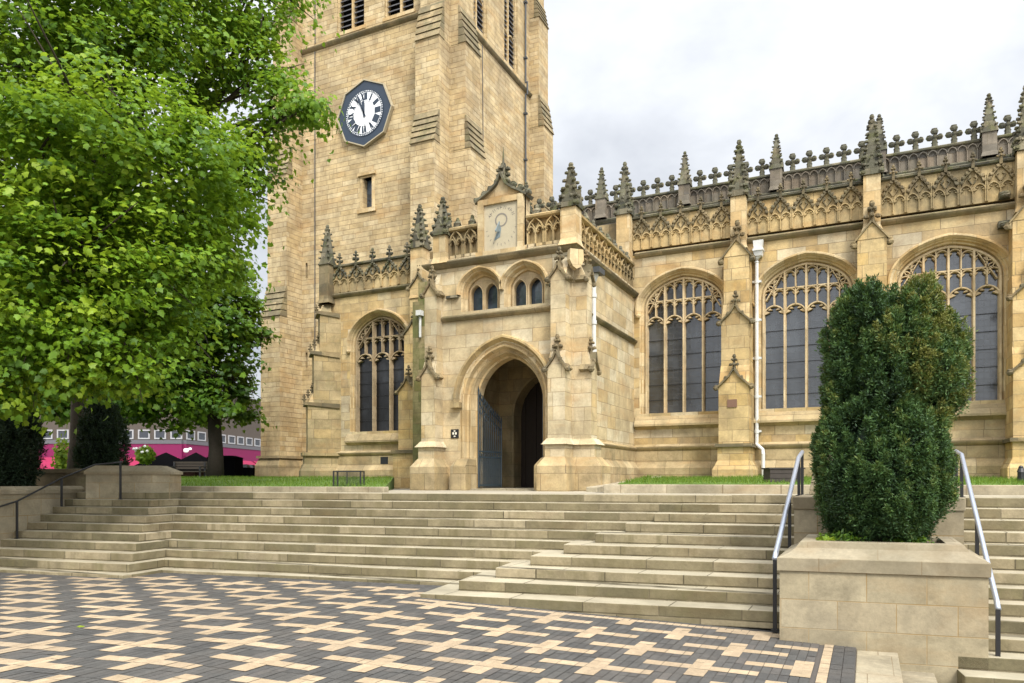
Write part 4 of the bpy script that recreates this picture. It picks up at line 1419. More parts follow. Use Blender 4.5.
    s.box(F, x0 - 0.06, x1 + 0.06, 6.02, 6.16, -0.34, 0.08)
    s.box(F, x0, x1, 6.16, 7.50, -0.34, -0.02)
    for a, c in ((x0, x0 + 0.16), (x1 - 0.16, x1)): s.box(F, a, c, 6.16, 7.50, -0.1, 0.08)
    s.box(F, x0 + 0.16, x1 - 0.16, 7.36, 7.50, -0.1, 0.06)
    s.prism(F, [(x0 - 0.04, 7.5), (x1 + 0.04, 7.5), (xm + 0.36, 7.68), (xm + 0.13, 7.84), (xm, 8.02), (xm - 0.13, 7.84), (xm - 0.36, 7.68)], -0.30, 0.0)
    sd_ = s.build('sundial', 'dressed_stone', CATH)
    s = MB()
    for q in (-1, 1):
        pth = [(xm + q * 0.74, 7.46), (xm + q * 0.52, 7.60), (xm + q * 0.32, 7.71), (xm + q * 0.13, 7.86), (xm + q * 0.03, 8.08)]
        s.bar(F, pth, 0.10, -0.34, 0.10)
        for a in pth[:4]:
            s.blob(F(a[0], a[1] + 0.09, -0.05), (0.10, 0.11, 0.09), 6, 4, 0.2)
    s.frustum((xm, YP + 0.12), 8.0, 8.34, 0.09, 0.06, 6)
    for z in (8.12, 8.27):
        for k in range(4):
            a = k * math.pi / 2
            s.blob((xm + 0.13 * math.cos(a), YP + 0.12 + 0.13 * math.sin(a), z), (0.085, 0.085, 0.06), 5, 3, 0.15)
    s.blob((xm, YP + 0.12, 8.36), (0.08, 0.08, 0.10), 6, 4)
    s.frustum((xm, YP + 0.12), 8.40, 8.85, 0.035, 0.008, 6)
    s.build('gable', 'weathered_stone', sd_)
    s = MB(); s.box(F, x0 + 0.16, x1 - 0.16, 6.16, 7.36, -0.06, 0.005); s.build('dial', 'sundial_face', sd_)
    s = MB()
    cz = 6.93
    s.sweep(F, [(xm + 0.16 * math.cos(a), cz + 0.16 * math.sin(a)) for a in [k * math.pi / 10 for k in range(20)]], [(-0.02, 0.008), (0.02, 0.008)], closed=True)
    for k in range(9):          # worn letters round the arc
        a = R(160 - k * 17.5)
        px, pz = xm + 0.36 * math.cos(a), cz + 0.02 + 0.30 * math.sin(a)
        tx, tz = math.sin(a), -math.cos(a)
        for off, ang in ((-0.025, 0), (0.025, 0), (0, 1)):
            if ang:
                q = [(px - 0.025 * tx, pz - 0.025 * tz), (px + 0.025 * tx, pz + 0.025 * tz)]
            else:
                q = [(px + off * tx - 0.04 * math.cos(a), pz + off * tz - 0.04 * math.sin(a)), (px + off * tx + 0.04 * math.cos(a), pz + off * tz + 0.04 * math.sin(a))]
            if (k + int(off * 40)) % 3 != 2:
                s.sweep(F, q, [(-0.008, 0.008), (0.008, 0.008)])
    for k in range(11):
        a = R(195 + k * 15)
        s.sweep(F, [(xm + 0.40 * math.cos(a), cz - 0.1 + 0.5 * math.sin(a)), (xm + 0.45 * math.cos(a), cz - 0.1 + 0.56 * math.sin(a))], [(-0.008, 0.008), (0.008, 0.008)])
    s.build('dial_marks', 'sundial_ink', sd_)
    s = MB()
    s.prism(lambda u, v, d: Vector((xm - 0.05 + d, YP - u, v)), [(0.0, 6.90), (0.015, 6.90), (0.24, 6.60), (0.22, 6.57), (0.0, 6.64)], -0.012, 0.012)
    s.prism(F, [(xm - 0.03, 6.78), (xm + 0.0, 6.72), (xm - 0.03, 6.50), (xm - 0.20, 6.42), (xm - 0.14, 6.58)], 0.006, 0.012)
    s.build('gnomon', 'gnomon_blue', sd_)
    # gate leaf, swung in against the west jamb
    gt = MB()
    FG = lambda u, v, d: Vector((-9.27 + 0.10 * u + d, YP + 0.30 + u, v))
    n = 11
    L = 1.12
    def topz(u): return 2.62 - 0.72 * (u / L) ** 0.7
    for k in range(n + 1):
        u = L * k / n
        th = 0.022 if k in (0, n) else 0.012
        gt.tube([FG(u, 0.06, 0), FG(u, topz(u), 0)], th, 6)
        gt.frustum((FG(u, 0, 0).x, FG(u, 0, 0).y), topz(u), topz(u) + 0.13, 0.03, 0.004, 4)
        if k < n:
            gt.tube([FG(u + L / n / 2, 0.06, 0), FG(u + L / n / 2, 0.85, 0)], 0.009, 5)
    for z in (0.10, 0.85, 1.0): gt.box(FG, 0, L, z, z + 0.045, -0.012, 0.012)
    gt.tube([FG(L * k / 12, topz(L * k / 12) - 0.06, 0) for k in range(13)], 0.018, 6)
    gt.tube([FG(L * k / 12, topz(L * k / 12) - 0.26, 0) for k in range(13)], 0.014, 6)
    for k in range(5):
        u = L * (k + 0.5) / 5
        gt.tube([FG(u + 0.07 * math.cos(a), topz(u) - 0.38 + 0.09 * math.sin(a), 0) for a in [i * math.pi / 6 for i in range(13)]], 0.010, 5)
        gt.tube([FG(u + 0.07 * math.cos(a), 0.92 + 0.0 + 0.045 * math.sin(a), 0) for a in [i * math.pi / 6 for i in range(13)]], 0.008, 5)
    gt.build('gate', 'iron_blue', CATH)
    gt = MB()
    FG2 = lambda u, v, d: Vector((-7.44 - 0.04 * u + d, YP + 0.35 + u, v))
    for k in range(n + 1):
        u = L * k / n
        gt.tube([FG2(u, 0.06, 0), FG2(u, topz(u), 0)], 0.014, 6)
    for z in (0.10, 0.85, 1.0): gt.box(FG2, 0, L, z, z + 0.045, -0.012, 0.012)
    gt.tube([FG2(L * k / 12, topz(L * k / 12) - 0.06, 0) for k in range(13)], 0.018, 6)
    gt.build('gate', 'iron_blue', CATH)
    # small black notice by the door
    q = MB(); q.box(F, -9.93, -9.70, 1.37, 1.60, 0.0, 0.025); pq = q.build('plaque', 'plaque_black', CATH)
    q = MB()
    q.box(F, -9.88, -9.83, 1.46, 1.52, 0.026, 0.029); q.box(F, -9.80, -9.75, 1.46, 1.52, 0.026, 0.029)
    q.box(F, -9.84, -9.79, 1.40, 1.43, 0.026, 0.029); q.box(F, -9.84, -9.79, 1.54, 1.57, 0.026, 0.029)
    q.build('plaque_marks', 'letter_cream', pq)
    # rainwater pipe on the east wall
    p = MB()
    yy = YP + 1.25
    p.tube([FE(yy, 3.55, 0.10), FE(yy, 5.40, 0.10)], 0.06, 10)
    p.tube([FE(yy, 5.40, 0.10), FE(yy, 5.58, 0.12), FE(yy, 5.60, 0.12)], [0.06, 0.11, 0.11], 10)
    for z in (3.55, 4.3, 5.0): p.tube([FE(yy, z, 0.10), FE(yy, z + 0.1, 0.10)], 0.078, 10)
    dp = p.build('drainpipe', 'white_paint', CATH)
    p = MB(); p.box(FE, yy - 0.2, yy + 0.24, 5.60, 5.74, 0, 0.32); p.build('hopper', 'pipe_grey', dp)
    r = MB(); r.add([(PX0, YP + .3, 6.3), (PX1, YP + .3, 6.3), (PX1, YA, 6.5), (PX0, YA, 6.5)], [(0, 1, 2, 3)]); r.build('roof', 'lead_roof', CATH)


build_tower()
build_aisle()
build_clerestory()
build_porch()


# ---------------------------------------------------------------- ground, terrace, stairs
def grid_sheet(name, pts, m, kind='structure'):
    b = MB()
    b.add(pts, [tuple(range(len(pts)))])
    o = b.build(name, m)
    o['kind'] = kind
    return o


def plaza_z(x):
    return -1.405 - 0.040 * max(0.0, x + 4.5) ** 1.0


BIG = 2500
b = MB(); b.add([(-BIG, -BIG, -2.75), (BIG, -BIG, -2.75), (BIG, BIG, -2.75), (-BIG, BIG, -2.75)], [(0, 1, 2, 3)]); struct(b.build('ground', 'ground_earth'))
# upper ground of the churchyard and the streets behind it
b = MB()
b.add([site(-900, 13.6, -0.03), site(600, 13.6, -0.03), site(600, 1500, -0.03), site(-900, 1500, -0.03)], [(0, 1, 2, 3)])
b.add([site(-900, -300, -0.031), site(-14.05, -300, -0.031), site(-14.05, 13.6, -0.031), site(-900, 13.6, -0.031)], [(0, 1, 2, 3)])
struct(b.build('churchyard_ground', 'ground_earth'))
b = MB(); b.add([site(-14.0, 13.8, -0.006), site(12, 13.8, -0.006), site(12, 15.6, -0.006), site(-14.0, 15.6, -0.006)], [(0, 1, 2, 3)])
b.add([(-11.6, 13.0, -0.010), (-5.4, 13.9, -0.010), (-5.4, 22.2, -0.010), (-11.6, 22.2, -0.010)], [(0, 1, 2, 3)])
struct(b.build('path', 'path_flags'))


def lawn(name, poly, z_front, z_back, y_front, y_back, nblade):
    """turf rising gently to the church wall; poly in world xy"""
    def zz(x, y):
        q = SYv.x * x + SYv.y * y
        t = min(1, max(0, (q - y_front) / (y_back - y_front)))
        return z_front + (z_back - z_front) * t + 0.02 * math.sin(x * 1.7) * t
    b = MB()
    xs = [p[0] for p in poly]; ys = [p[1] for p in poly]
    n = 24
    # ruled quad patch between the front edge (first two points) and back edge (last two)
    A, B, Cc, D = [Vector((*p, 0)) for p in poly]
    vs = []
    for j in range(n + 1):
        l = A.lerp(D, j / n); r = B.lerp(Cc, j / n)
        for i in range(n + 1):
            p = l.lerp(r, i / n)
            vs.append((p.x, p.y, zz(p.x, p.y)))
    b.add(vs, [(j * (n + 1) + i, j * (n + 1) + i + 1, (j + 1) * (n + 1) + i + 1, (j + 1) * (n + 1) + i) for j in range(n) for i in range(n)])
    edge = [j * 0 + i for i in range(n + 1)] + [(j + 1) * (n + 1) + n for j in range(n)] + [n * (n + 1) + i for i in range(n - 1, -1, -1)] + [j * (n + 1) for j in range(n - 1, 0, -1)]
    o0 = len(b.v)
    b.v.extend([b.v[i] - Vector((0, 0, 0.6)) for i in edge])
    ne = len(edge)
    for i in range(ne):
        b.f.append([edge[i], o0 + i, o0 + (i + 1) % ne, edge[(i + 1) % ne]]); b.m.append(0)
    o = b.build(name, 'turf')
    o['kind'] = 'structure'
    s = rng.random(nblade); t = rng.random(nblade)
    A2, B2, C2, D2 = [np.array(p) for p in poly]
    P = (A2[None] * (1 - s)[:, None] + B2[None] * s[:, None]) * (1 - t)[:, None] + (D2[None] * (1 - s)[:, None] + C2[None] * s[:, None]) * t[:, None]
    z = np.array([zz(x, y) for x, y in P])
    return np.column_stack([P, z])


def leaves(name, pts, nrm, axis, size, m, parent=None, shape='maple', tint=None):
    """many small faces: pts, nrm, axis (N,3); one mesh"""
    N = len(pts)
    nrm = nrm / (np.linalg.norm(nrm, axis=1, keepdims=True) + 1e-9)
    axis = axis - nrm * np.sum(axis * nrm, axis=1, keepdims=True)
    axis /= (np.linalg.norm(axis, axis=1, keepdims=True) + 1e-9)
    bi = np.cross(axis, nrm)
    if shape == 'maple':
        H_ = [(0.17, 0.02, -0.03), (0.40, 0.04, -0.10), (0.36, 0.24, -0.10), (0.53, 0.46, -0.22), (0.31, 0.60, -0.10)]
        T = np.array([(0, 0, 0), (0, 1.05, -0.14)] + H_ + [(-x, y, z) for x, y, z in H_])
        faces = [(0, 2, 3, 4, 5, 6, 1), (0, 1, 11, 10, 9, 8, 7)]
    elif shape == 'sprig':
        T = np.array([(0, 0, 0), (0.15, 0.4, 0.03), (0, 1.0, 0), (-0.15, 0.4, 0.03)])
        faces = [(0, 1, 2, 3)]
    elif shape == 'blade':
        T = np.array([(-0.07, 0, 0), (0.07, 0, 0), (0.0, 1.0, 0.15)])
        faces = [(0, 1, 2)]
    m_ = len(T)
    V = pts[:, None, :] + size[:, None, None] * (T[None, :, 0, None] * bi[:, None, :] + T[None, :, 1, None] * axis[:, None, :] + T[None, :, 2, None] * nrm[:, None, :])
    V = V.reshape(-1, 3)
    loops = np.concatenate([np.array(f) for f in faces])
    L = (np.arange(N)[:, None] * m_ + loops[None]).reshape(-1)
    lens = np.tile([len(f) for f in faces], N)
    starts = np.concatenate([[0], np.cumsum(lens)[:-1]])
    me = bpy.data.meshes.new(name)
    me.vertices.add(len(V)); me.vertices.foreach_set('co', V.astype(np.float32).ravel())
    me.loops.add(len(L)); me.loops.foreach_set('vertex_index', L.astype(np.int32))
    me.polygons.add(len(lens)); me.polygons.foreach_set('loop_start', starts.astype(np.int32))
    at = me.attributes.new('tint', 'FLOAT', 'POINT')
    tint = rng.random(N) if tint is None else tint
    at.data.foreach_set('value', np.repeat(np.clip(tint, 0, 1), m_).astype(np.float32))
    me.update(calc_edges=True)
    me.validate()
    me.materials.append(MAT[m])
    o = bpy.data.objects.new(name, me)
    COL.objects.link(o)
    if parent is not None: attach(o, parent)
    return o


def W2(s):
    p = site(*s, 0); return (p.x, p.y)


blades = []
blades.append(lawn('lawn', [W2((-40, 14.35)), W2((-7.40, 14.35)), (-15.3, 22.2), (-42, 22.2)], 0.10, 0.33, 14.35, 22.0, 36000))
blades.append(lawn('lawn', [(-4.95, 15.75), W2((12, 15.2)), (11, 22.1), (-6.0, 22.1)], 0.15, 0.34, 15.0, 22.0, 22000))
bp_ = np.concatenate(blades)
keep = ~((np.abs(bp_[:, 0] + 14.2) < 0.6) & (bp_[:, 1] > 20.6))
bp_ = bp_[keep]
N = len(bp_)
gr = leaves('grass', bp_, rng.normal(size=(N, 3)) * np.array([1, 1, 0.2]), np.array([0, 0, 1.0]) + rng.normal(size=(N, 3)) * 0.35, 0.05 + 0.06 * rng.random(N), 'grass_blade', shape='blade')
tag(gr, 'short bright green grass of the churchyard lawns below the windows', 'grass', kind='stuff')

# kerbs along the lawns
b = MB()
b.wbox(-34, -7.30, 14.12, 14.36, -0.1, 0.115, site)
b.hexa([Vector(p) for p in ((-5.75, 15.9, -.1), (-5.5, 15.9, -.1), (-5.5, 22.0, -.1), (-5.75, 22.0, -.1), (-5.75, 15.9, .10), (-5.5, 15.9, .10), (-5.5, 22.0, .38), (-5.75, 22.0, .38))])
b.wbox(-2.75, 12, 14.9, 15.22, -0.1, 0.17, site)
struct(b.build('kerb', 'kerb_stone', bevel=0.015))

# ---- stairs
ST = thing('stone_staircase', 'wide sandstone staircase climbing from the patterned paving to the church porch', 'staircase', site(-5, 12, -1.5))
YB = 14.0
ZT = [-1.35 + 0.15 * k for k in range(10)]


def step(x0, x1, y0, y1, z, T=site, ztop=0.0):
    b = MB()
    zb = z - 0.22
    b.wbox(x0, x1, y0, y1, zb, z + ztop, T)
    return b


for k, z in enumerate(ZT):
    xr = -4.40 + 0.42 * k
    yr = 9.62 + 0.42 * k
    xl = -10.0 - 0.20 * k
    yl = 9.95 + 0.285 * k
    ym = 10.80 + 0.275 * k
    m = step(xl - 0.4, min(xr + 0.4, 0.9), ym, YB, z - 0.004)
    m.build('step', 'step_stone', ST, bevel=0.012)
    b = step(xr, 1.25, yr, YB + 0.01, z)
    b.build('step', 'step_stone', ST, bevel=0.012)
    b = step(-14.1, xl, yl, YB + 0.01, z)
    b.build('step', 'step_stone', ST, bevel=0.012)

ST2 = thing('stone_staircase', 'second flight of sandstone steps descending right of the big planter', 'staircase', site(5, 11, -2))
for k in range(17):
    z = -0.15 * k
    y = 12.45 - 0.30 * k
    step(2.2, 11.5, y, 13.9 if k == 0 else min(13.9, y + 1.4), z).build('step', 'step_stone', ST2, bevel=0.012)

ST3 = thing('stone_steps', 'pale flagstone steps dropping away from the paving in front of the planter', 'steps', site(2, 8, -2))
for k, (xa, xb) in enumerate(((1.20, 1.62), (1.5, 1.98), (1.9, 2.36), (2.3, 2.74), (2.7, 3.1))):
    z = (-1.665, -1.86, -2.12, -2.36, -2.6)[k]
    b = MB()
    b.wbox(xa, xb, 2.0, 9.3, z - 0.6, z, sitek)
    b.build('step', 'coping_stone', ST3, bevel=0.01)

# ---- plaza: bed of joint sand and laid pavers, buff crosses among slate-blue bricks
u = 0.0905
y_off = 7.0
def ptile(x, y, z):
    return sitek(x, y, plaza_z(x) + z)


b = MB()
xs_ = [-60, -20, -10, -7, -6, -5, -4.5, -4, -3, -2, -1, 0, 0.6, 1.2]
for xa, xb in zip(xs_, xs_[1:]):
    b.add([ptile(xa, -30, -0.012), ptile(xb, -30, -0.012), ptile(xb, 11.2, -0.012), ptile(xa, 11.2, -0.012)], [(0, 1, 2, 3)])
b.add([ptile(1.2, -30, -0.012), ptile(1.2, 11.2, -0.012), ptile(1.2, 11.2, -0.5), ptile(1.2, -30, -0.5)], [(0, 1, 2, 3)])
struct(b.build('plaza', 'joint_sand'))
i0, i1 = int(-17 / u), int(0.87 / u)
uy = 0.133
j0, j1 = int(-5.2 / uy), int(4.4 / uy)
AX, AY, BX, BY = 10, 3, 2, 7
det = AX * BY - AY * BX
OX, OY = int(round((-2.47 - SK * (6.65 - 9.15)) / u)), int(round((6.65 - y_off) / uy))


def cross_kind(i, j):
    """0 slate, 1 bar along x, 2 bar along y (buff)"""
    x, y = i - OX, j - OY
    p = (x * BY - y * BX) / det
    q = (-x * AY + y * AX) / det
    for a in (math.floor(p) - 1, math.floor(p), math.floor(p) + 1, math.floor(p) + 2):
        for c in (math.floor(q) - 1, math.floor(q), math.floor(q) + 1, math.floor(q) + 2):
            dx, dy = x - (a * AX + c * BX), y - (a * AY + c * BY)
            if dx in (0, 1) and -2 <= dy <= 2: return 2
            if dy == 0 and -5 <= dx <= 6: return 1
    return 0


def foot_y(x):
    """y of the stair foot seen from the plaza"""
    xs = x
    if xs < -10.1: return 10.0
    if xs < -4.5: return 10.75
    return 9.62


def lay_pavers():
    kind = {}
    vs, fs, mi, tint = [], [], [], []
    def put(x0, x1, y0, y1, m, t=None, gx=0.0, gy=0.0):
        gp = 0.003
        x0 -= gx; x1 += gx; y0 -= gy; y1 += gy
        x0 += gp; x1 -= gp; y0 += gp; y1 -= gp
        h = random.uniform(-0.0015, 0.0015) + (0.0035 if gx or gy else 0)
        o = len(vs)
        tl = random.uniform(-0.001, 0.001)
        vs.extend([ptile(x0, y0, h), ptile(x1, y0, h + tl), ptile(x1, y1, h), ptile(x0, y1, h - tl)])
        fs.append((o, o + 1, o + 2, o + 3)); mi.append(m)
        tint.extend([random.random() if t is None else t] * 4)
    done = set()
    for i in range(i0, i1):
        for j in range(j0, j1):
            if (i, j) in done: continue
            x, y = i * u, j * uy + y_off
            xs = x + SK * (y - 9.15)
            fy = foot_y(xs)
            if y > fy + 0.05: continue
            near = fy - y
            k = cross_kind(i, j)
            if near < 0.30 and k: k = 0
            if 0.17 < near <= 0.17 + uy and xs > -4.6: k = 3
            if k == 1:
                n = 2 if cross_kind(i + 1, j) == 1 and (i + 1, j) not in done else 1
                for q in range(n): done.add((i + q, j))
                put(x, x + n * u, y, y + uy, 1, None, 0, 0.016)
            elif k == 2:
                n = 2 if cross_kind(i, j + 1) == 2 and (i, j + 1) not in done else 1
                for q in range(n): done.add((i, j + q))
                put(x, x + u, y, y + n * uy, 1, None, 0.004, 0)
            elif k == 3:
                done.add((i, j)); put(x, x + u, y, y + uy, 1, 0.9)
            else:
                n = 2 if cross_kind(i, j + 1) == 0 and (i, j + 1) not in done and foot_y(xs) - y - uy > 0.31 else 1
                for q in range(n): done.add((i, j + q))
                put(x, x + u, y, y + n * uy, 0)
    # edging: buff course, then slate course, then the flag steps
    y = -4.0
    while y < 9.1:
        put(0.865, 0.965, y, y + 0.2, 1)
        put(0.965, 1.08, y, y + 0.2, 0, 0.1); put(1.08, 1.195, y + 0.1, y + 0.3, 0, 0.15)
        y += 0.2
    me = bpy.data.meshes.new('paving')
    me.from_pydata([tuple(v) for v in vs], [], fs)
    me.materials.append(MAT['paver_slate']); me.materials.append(MAT['paver_buff'])
    me.polygons.foreach_set('material_index', mi)
    at = me.attributes.new('tint', 'FLOAT', 'POINT')
    at.data.foreach_set('value', tint)
    o = bpy.data.objects.new('pavement', me)
    COL.objects.link(o)
    o['kind'] = 'structure'


lay_pavers()

# ---- planter right of the stairs
PL = thing('stone_planter', 'two-tier sandstone planter of large ashlar with sloping coping around the big yew', 'planter', sitek(1.4, 9.9, -1.8))
X0, X1, Y0, Y1 = 0.38, 2.50, 9.15, 10.85
b = MB(); b.wbox(X0, X1, Y0, Y1, -2.6, -0.79, sitek); b.build('wall', 'planter_stone', PL)
b = MB()
e = 0.025
def ring(b, T, x0, x1, y0, y1, prof):
    """prof: list of (inset, z) round a rectangle"""
    rows = []
    for s, z in prof:
        rows.append([T(x0 + s, y0 + s, z), T(x1 - s, y0 + s, z), T(x1 - s, y1 - s, z), T(x0 + s, y1 - s, z)])
    n = len(prof)
    b.add([p for r in rows for p in r], [(i * 4 + k, i * 4 + (k + 1) % 4, (i + 1) * 4 + (k + 1) % 4, (i + 1) * 4 + k) for i in range(n - 1) for k in range(4)])
ring(b, sitek, X0 - e, X1 + e, Y0 - e, Y1 + e, [(0.05, -0.79), (0.0, -0.788), (0.0, -0.645), (0.008, -0.637), (0.10, -0.60), (0.19, -0.535), (0.23, -0.47), (0.245, -0.462), (0.40, -0.462), (0.41, -0.60)])
b.build('coping', 'coping_stone', PL)
b = MB(); b.wbox(X0 + 0.3, X1 - 0.3, Y0 + 0.3, Y1 - 0.3, -0.7, -0.52, sitek); b.build('soil', 'soil', PL)
b = MB(); b.wbox(0.40, 2.44, 10.80, 13.2, -2.2, -0.14, sitek); b.build('upper_wall', 'planter_stone', PL)
b = MB(); b.wbox(0.38, 2.46, 10.78, 13.25, -0.14, 0.03, sitek); b.build('upper_coping', 'coping_stone', PL, bevel=0.012)
b = MB()
b.wbox(0.50, 2.3, 12.2, 13.3, 0.03, 0.10, sitek)
b.wedge(0.50, 2.3, 12.2, 13.3, 0.10, 0.42, (0.06, 0.06, 0.05, 0.05), sitek)
b.wedge(0.50, 2.3, 12.2, 13.3, 0.42, 0.66, (0.3, 0.3, 0.3, 0.3), sitek)
b.build('cap_block', 'coping_stone', PL, bevel=0.012)


# ---- foliage
def ellipsoid_pts(c, r, n, shell=0.25, bumps=0.0, seed=0):
    d = rng.normal(size=(n, 3)); d /= np.linalg.norm(d, axis=1, keepdims=True)
    rad = 1 - shell * rng.random(n) ** 1.5
    if bumps:
        ph = np.sin(d[:, 0] * 9 + seed) * np.sin(d[:, 1] * 8 + seed * 2) * np.sin(d[:, 2] * 7 + seed * 3)
        rad = rad * (1 + bumps * ph)
    return np.array(c) + d * np.array(r) * rad[:, None], d


def yew(root, lumps, per_m2, size, m, name='foliage', core=True, tufts=60):
    P, Nn, T = [], [], []
    for i, (c, r, tn) in enumerate(lumps):
        area = 4 * math.pi * ((r[0] * r[1]) ** 1.6 / 3 + (r[0] * r[2]) ** 1.6 / 3 + (r[1] * r[2]) ** 1.6 / 3) ** (1 / 1.6)
        # upright tufts first, then sprigs fanning out of every tuft
        nt = int(area * tufts)
        d = rng.normal(size=(nt, 3)); d /= np.linalg.norm(d, axis=1, keepdims=True)
        lift = rng.random(nt)
        rad = 0.86 + 0.20 * lift + 0.06 * np.sin(d[:, 0] * 9 + i) * np.sin(d[:, 2] * 8 + i * 2)
        tp = np.array(c) + d * np.array(r) * rad[:, None]
        ok = np.ones(nt, bool)
        for j, (c2, r2, _) in enumerate(lumps):
            if j != i:
                ok &= np.sum(((tp - np.array(c2)) / np.array(r2)) ** 2, axis=1) > 0.72
        if ok.sum() < 3: continue
        frac = ok.mean(); tp = tp[ok]; d = d[ok]; lift = lift[ok]; nt = len(tp)
        n = int(area * per_m2 * frac)
        idx = rng.integers(0, nt, n)
        h = rng.random(n)                                   # position along the tuft
        lean = d[idx] * np.array([0.55, 0.55, 0.2]) + np.array([0, 0, 0.95])
        off = rng.normal(size=(n, 3)) * (0.046 * (1.15 - h))[:, None] * (size / 0.05) ** 0.5
        P.append(tp[idx] + lean * (h * 0.19 * (size / 0.05) ** 0.5 - 0.06)[:, None] + off)
        Nn.append(d[idx] * 0.5 + off / (np.linalg.norm(off, axis=1, keepdims=True) + 1e-6) * 0.7 + np.array([0, 0, 0.7]))
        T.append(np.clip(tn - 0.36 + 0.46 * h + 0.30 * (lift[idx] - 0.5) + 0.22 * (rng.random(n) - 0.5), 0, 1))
    P = np.concatenate(P); Nn = np.concatenate(Nn); T = np.concatenate(T)
    n = len(P)
    ax = Nn + rng.normal(size=(n, 3)) * 0.35
    leaves(name, P, rng.normal(size=(n, 3)), ax, size * (0.6 + 0.8 * rng.random(n)), m, root, 'sprig', T)
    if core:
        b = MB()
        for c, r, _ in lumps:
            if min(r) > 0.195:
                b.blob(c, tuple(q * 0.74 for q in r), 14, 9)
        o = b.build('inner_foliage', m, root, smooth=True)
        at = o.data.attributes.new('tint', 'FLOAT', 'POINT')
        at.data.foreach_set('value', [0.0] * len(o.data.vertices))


def at_px(px, py, D):
    """a world point for planning: used once to note where crowns stand"""
    r = (px - 512) / 740
    f = Vector((-math.sin(YAW), math.cos(YAW), 0)); s = Vector((math.cos(YAW), math.sin(YAW), 0))
    p = (f + s * r) * D
    return Vector((p.x, p.y, EYE + (480 - py) / 740 * D))


YW = thing('yew_bush', 'tall dense dark green yew bush in the stone planter', 'bush', sitek(1.42, 10.0, -0.52))
BX_ = sitek(1.42, 10.0, 0)
def yl(dx, dy, z, rx, ry, rz, t): return ((BX_.x + dx, BX_.y + dy, z), (rx, ry, rz), t)
SUB = []
for k in range(84):
    zz = -0.15 + 2.46 * ((k * 0.6180339) % 1.0)
    an = 2 * math.pi * ((k * 0.3819660 * 2.7) % 1.0) + random.uniform(-0.2, 0.2)
    if zz < 1.0:
        q = 0.50 + 0.44 * math.sin(math.pi * min(1, (zz + 0.35) / 1.5))
        cx_, rx_, ry_ = 0.04, 0.64 * q, 0.54 * q
    elif zz < 1.3:
        cx_, rx_, ry_ = 0.08, 0.50, 0.42
    elif zz < 1.9:
        cx_, rx_, ry_ = 0.20, 0.62, 0.38
    else:
        cx_, rx_, ry_ = 0.08, 0.44, 0.32
    dx_, dy_ = cx_ + rx_ * math.cos(an), ry_ * math.sin(an)
    olive = 0.95 if (dx_ > 0.12 and zz > 1.15) else 0.58
    rr = random.uniform(0.10, 0.19)
    SUB.append(yl(dx_, dy_, zz, rr, rr, rr * random.uniform(1.9, 3.0), olive + random.uniform(-0.2, 0.16)))
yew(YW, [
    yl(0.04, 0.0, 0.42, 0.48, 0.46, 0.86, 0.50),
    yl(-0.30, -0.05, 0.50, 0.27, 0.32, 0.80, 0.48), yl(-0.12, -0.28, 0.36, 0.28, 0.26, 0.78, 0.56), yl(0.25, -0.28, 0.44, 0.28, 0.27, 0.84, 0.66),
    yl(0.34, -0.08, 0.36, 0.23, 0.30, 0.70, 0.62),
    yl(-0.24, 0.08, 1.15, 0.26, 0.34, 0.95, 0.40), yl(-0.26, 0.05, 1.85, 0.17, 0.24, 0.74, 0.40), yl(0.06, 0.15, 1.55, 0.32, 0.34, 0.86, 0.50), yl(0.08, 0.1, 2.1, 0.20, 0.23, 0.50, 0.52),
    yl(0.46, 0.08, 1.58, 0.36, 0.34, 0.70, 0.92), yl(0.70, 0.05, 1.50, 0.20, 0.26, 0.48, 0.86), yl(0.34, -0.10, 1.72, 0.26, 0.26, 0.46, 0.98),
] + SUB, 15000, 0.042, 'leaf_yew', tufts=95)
b = MB(); b.tube([(BX_.x, BX_.y, -0.6), (BX_.x + 0.02, BX_.y, 0.2), (BX_.x, BX_.y, 1.2)], [0.16, 0.13, 0.08], 9)
b.tube([(BX_.x - 0.1, BX_.y - 0.1, -0.6), (BX_.x - 0.3, BX_.y - 0.1, 0.3)], [0.07, 0.04], 7)
b.build('trunk', 'bark', YW)


def small_plant(name, label, c, r, m, n, size, shape='maple', group=None):
    t = thing(name, label, 'plant', c, group)
    P, d = ellipsoid_pts((c[0], c[1], c[2] + r[2] * 0.5), r, n, 0.8)
    leaves('leaves', P, d + rng.normal(size=(n, 3)) * 0.5, d + rng.normal(size=(n, 3)) * 0.6, size * (0.6 + 0.8 * rng.random(n)), m, t, shape)
    b = MB(); b.tube([c, (c[0], c[1], c[2] + r[2])], 0.012, 5); b.build('stem', 'bark', t)
    return t


c = sitek(0.86, 9.62, -0.52); small_plant('lime_plant', 'small lime green plant at the front left of the planter soil', tuple(c), (0.13, 0.12, 0.06), 'leaf_lime', 260, 0.05)
c = sitek(1.02, 9.66, -0.52); small_plant('fern', 'low dark green ferny plant under the left side of the yew', tuple(c), (0.28, 0.16, 0.11), 'leaf_dark', 500, 0.06, 'sprig')
c = sitek(1.75, 9.72, -0.52); small_plant('ivy', 'low trailing ivy under the right side of the yew', tuple(c), (0.28, 0.14, 0.07), 'leaf_dark', 260, 0.05)


# ---- handrails
PA = math.radians(24)
def pierT(x, y, z):
    return site(-13.34 + x * math.cos(PA) - y * math.sin(PA), 12.25 + x * math.sin(PA) + y * math.cos(PA), z)

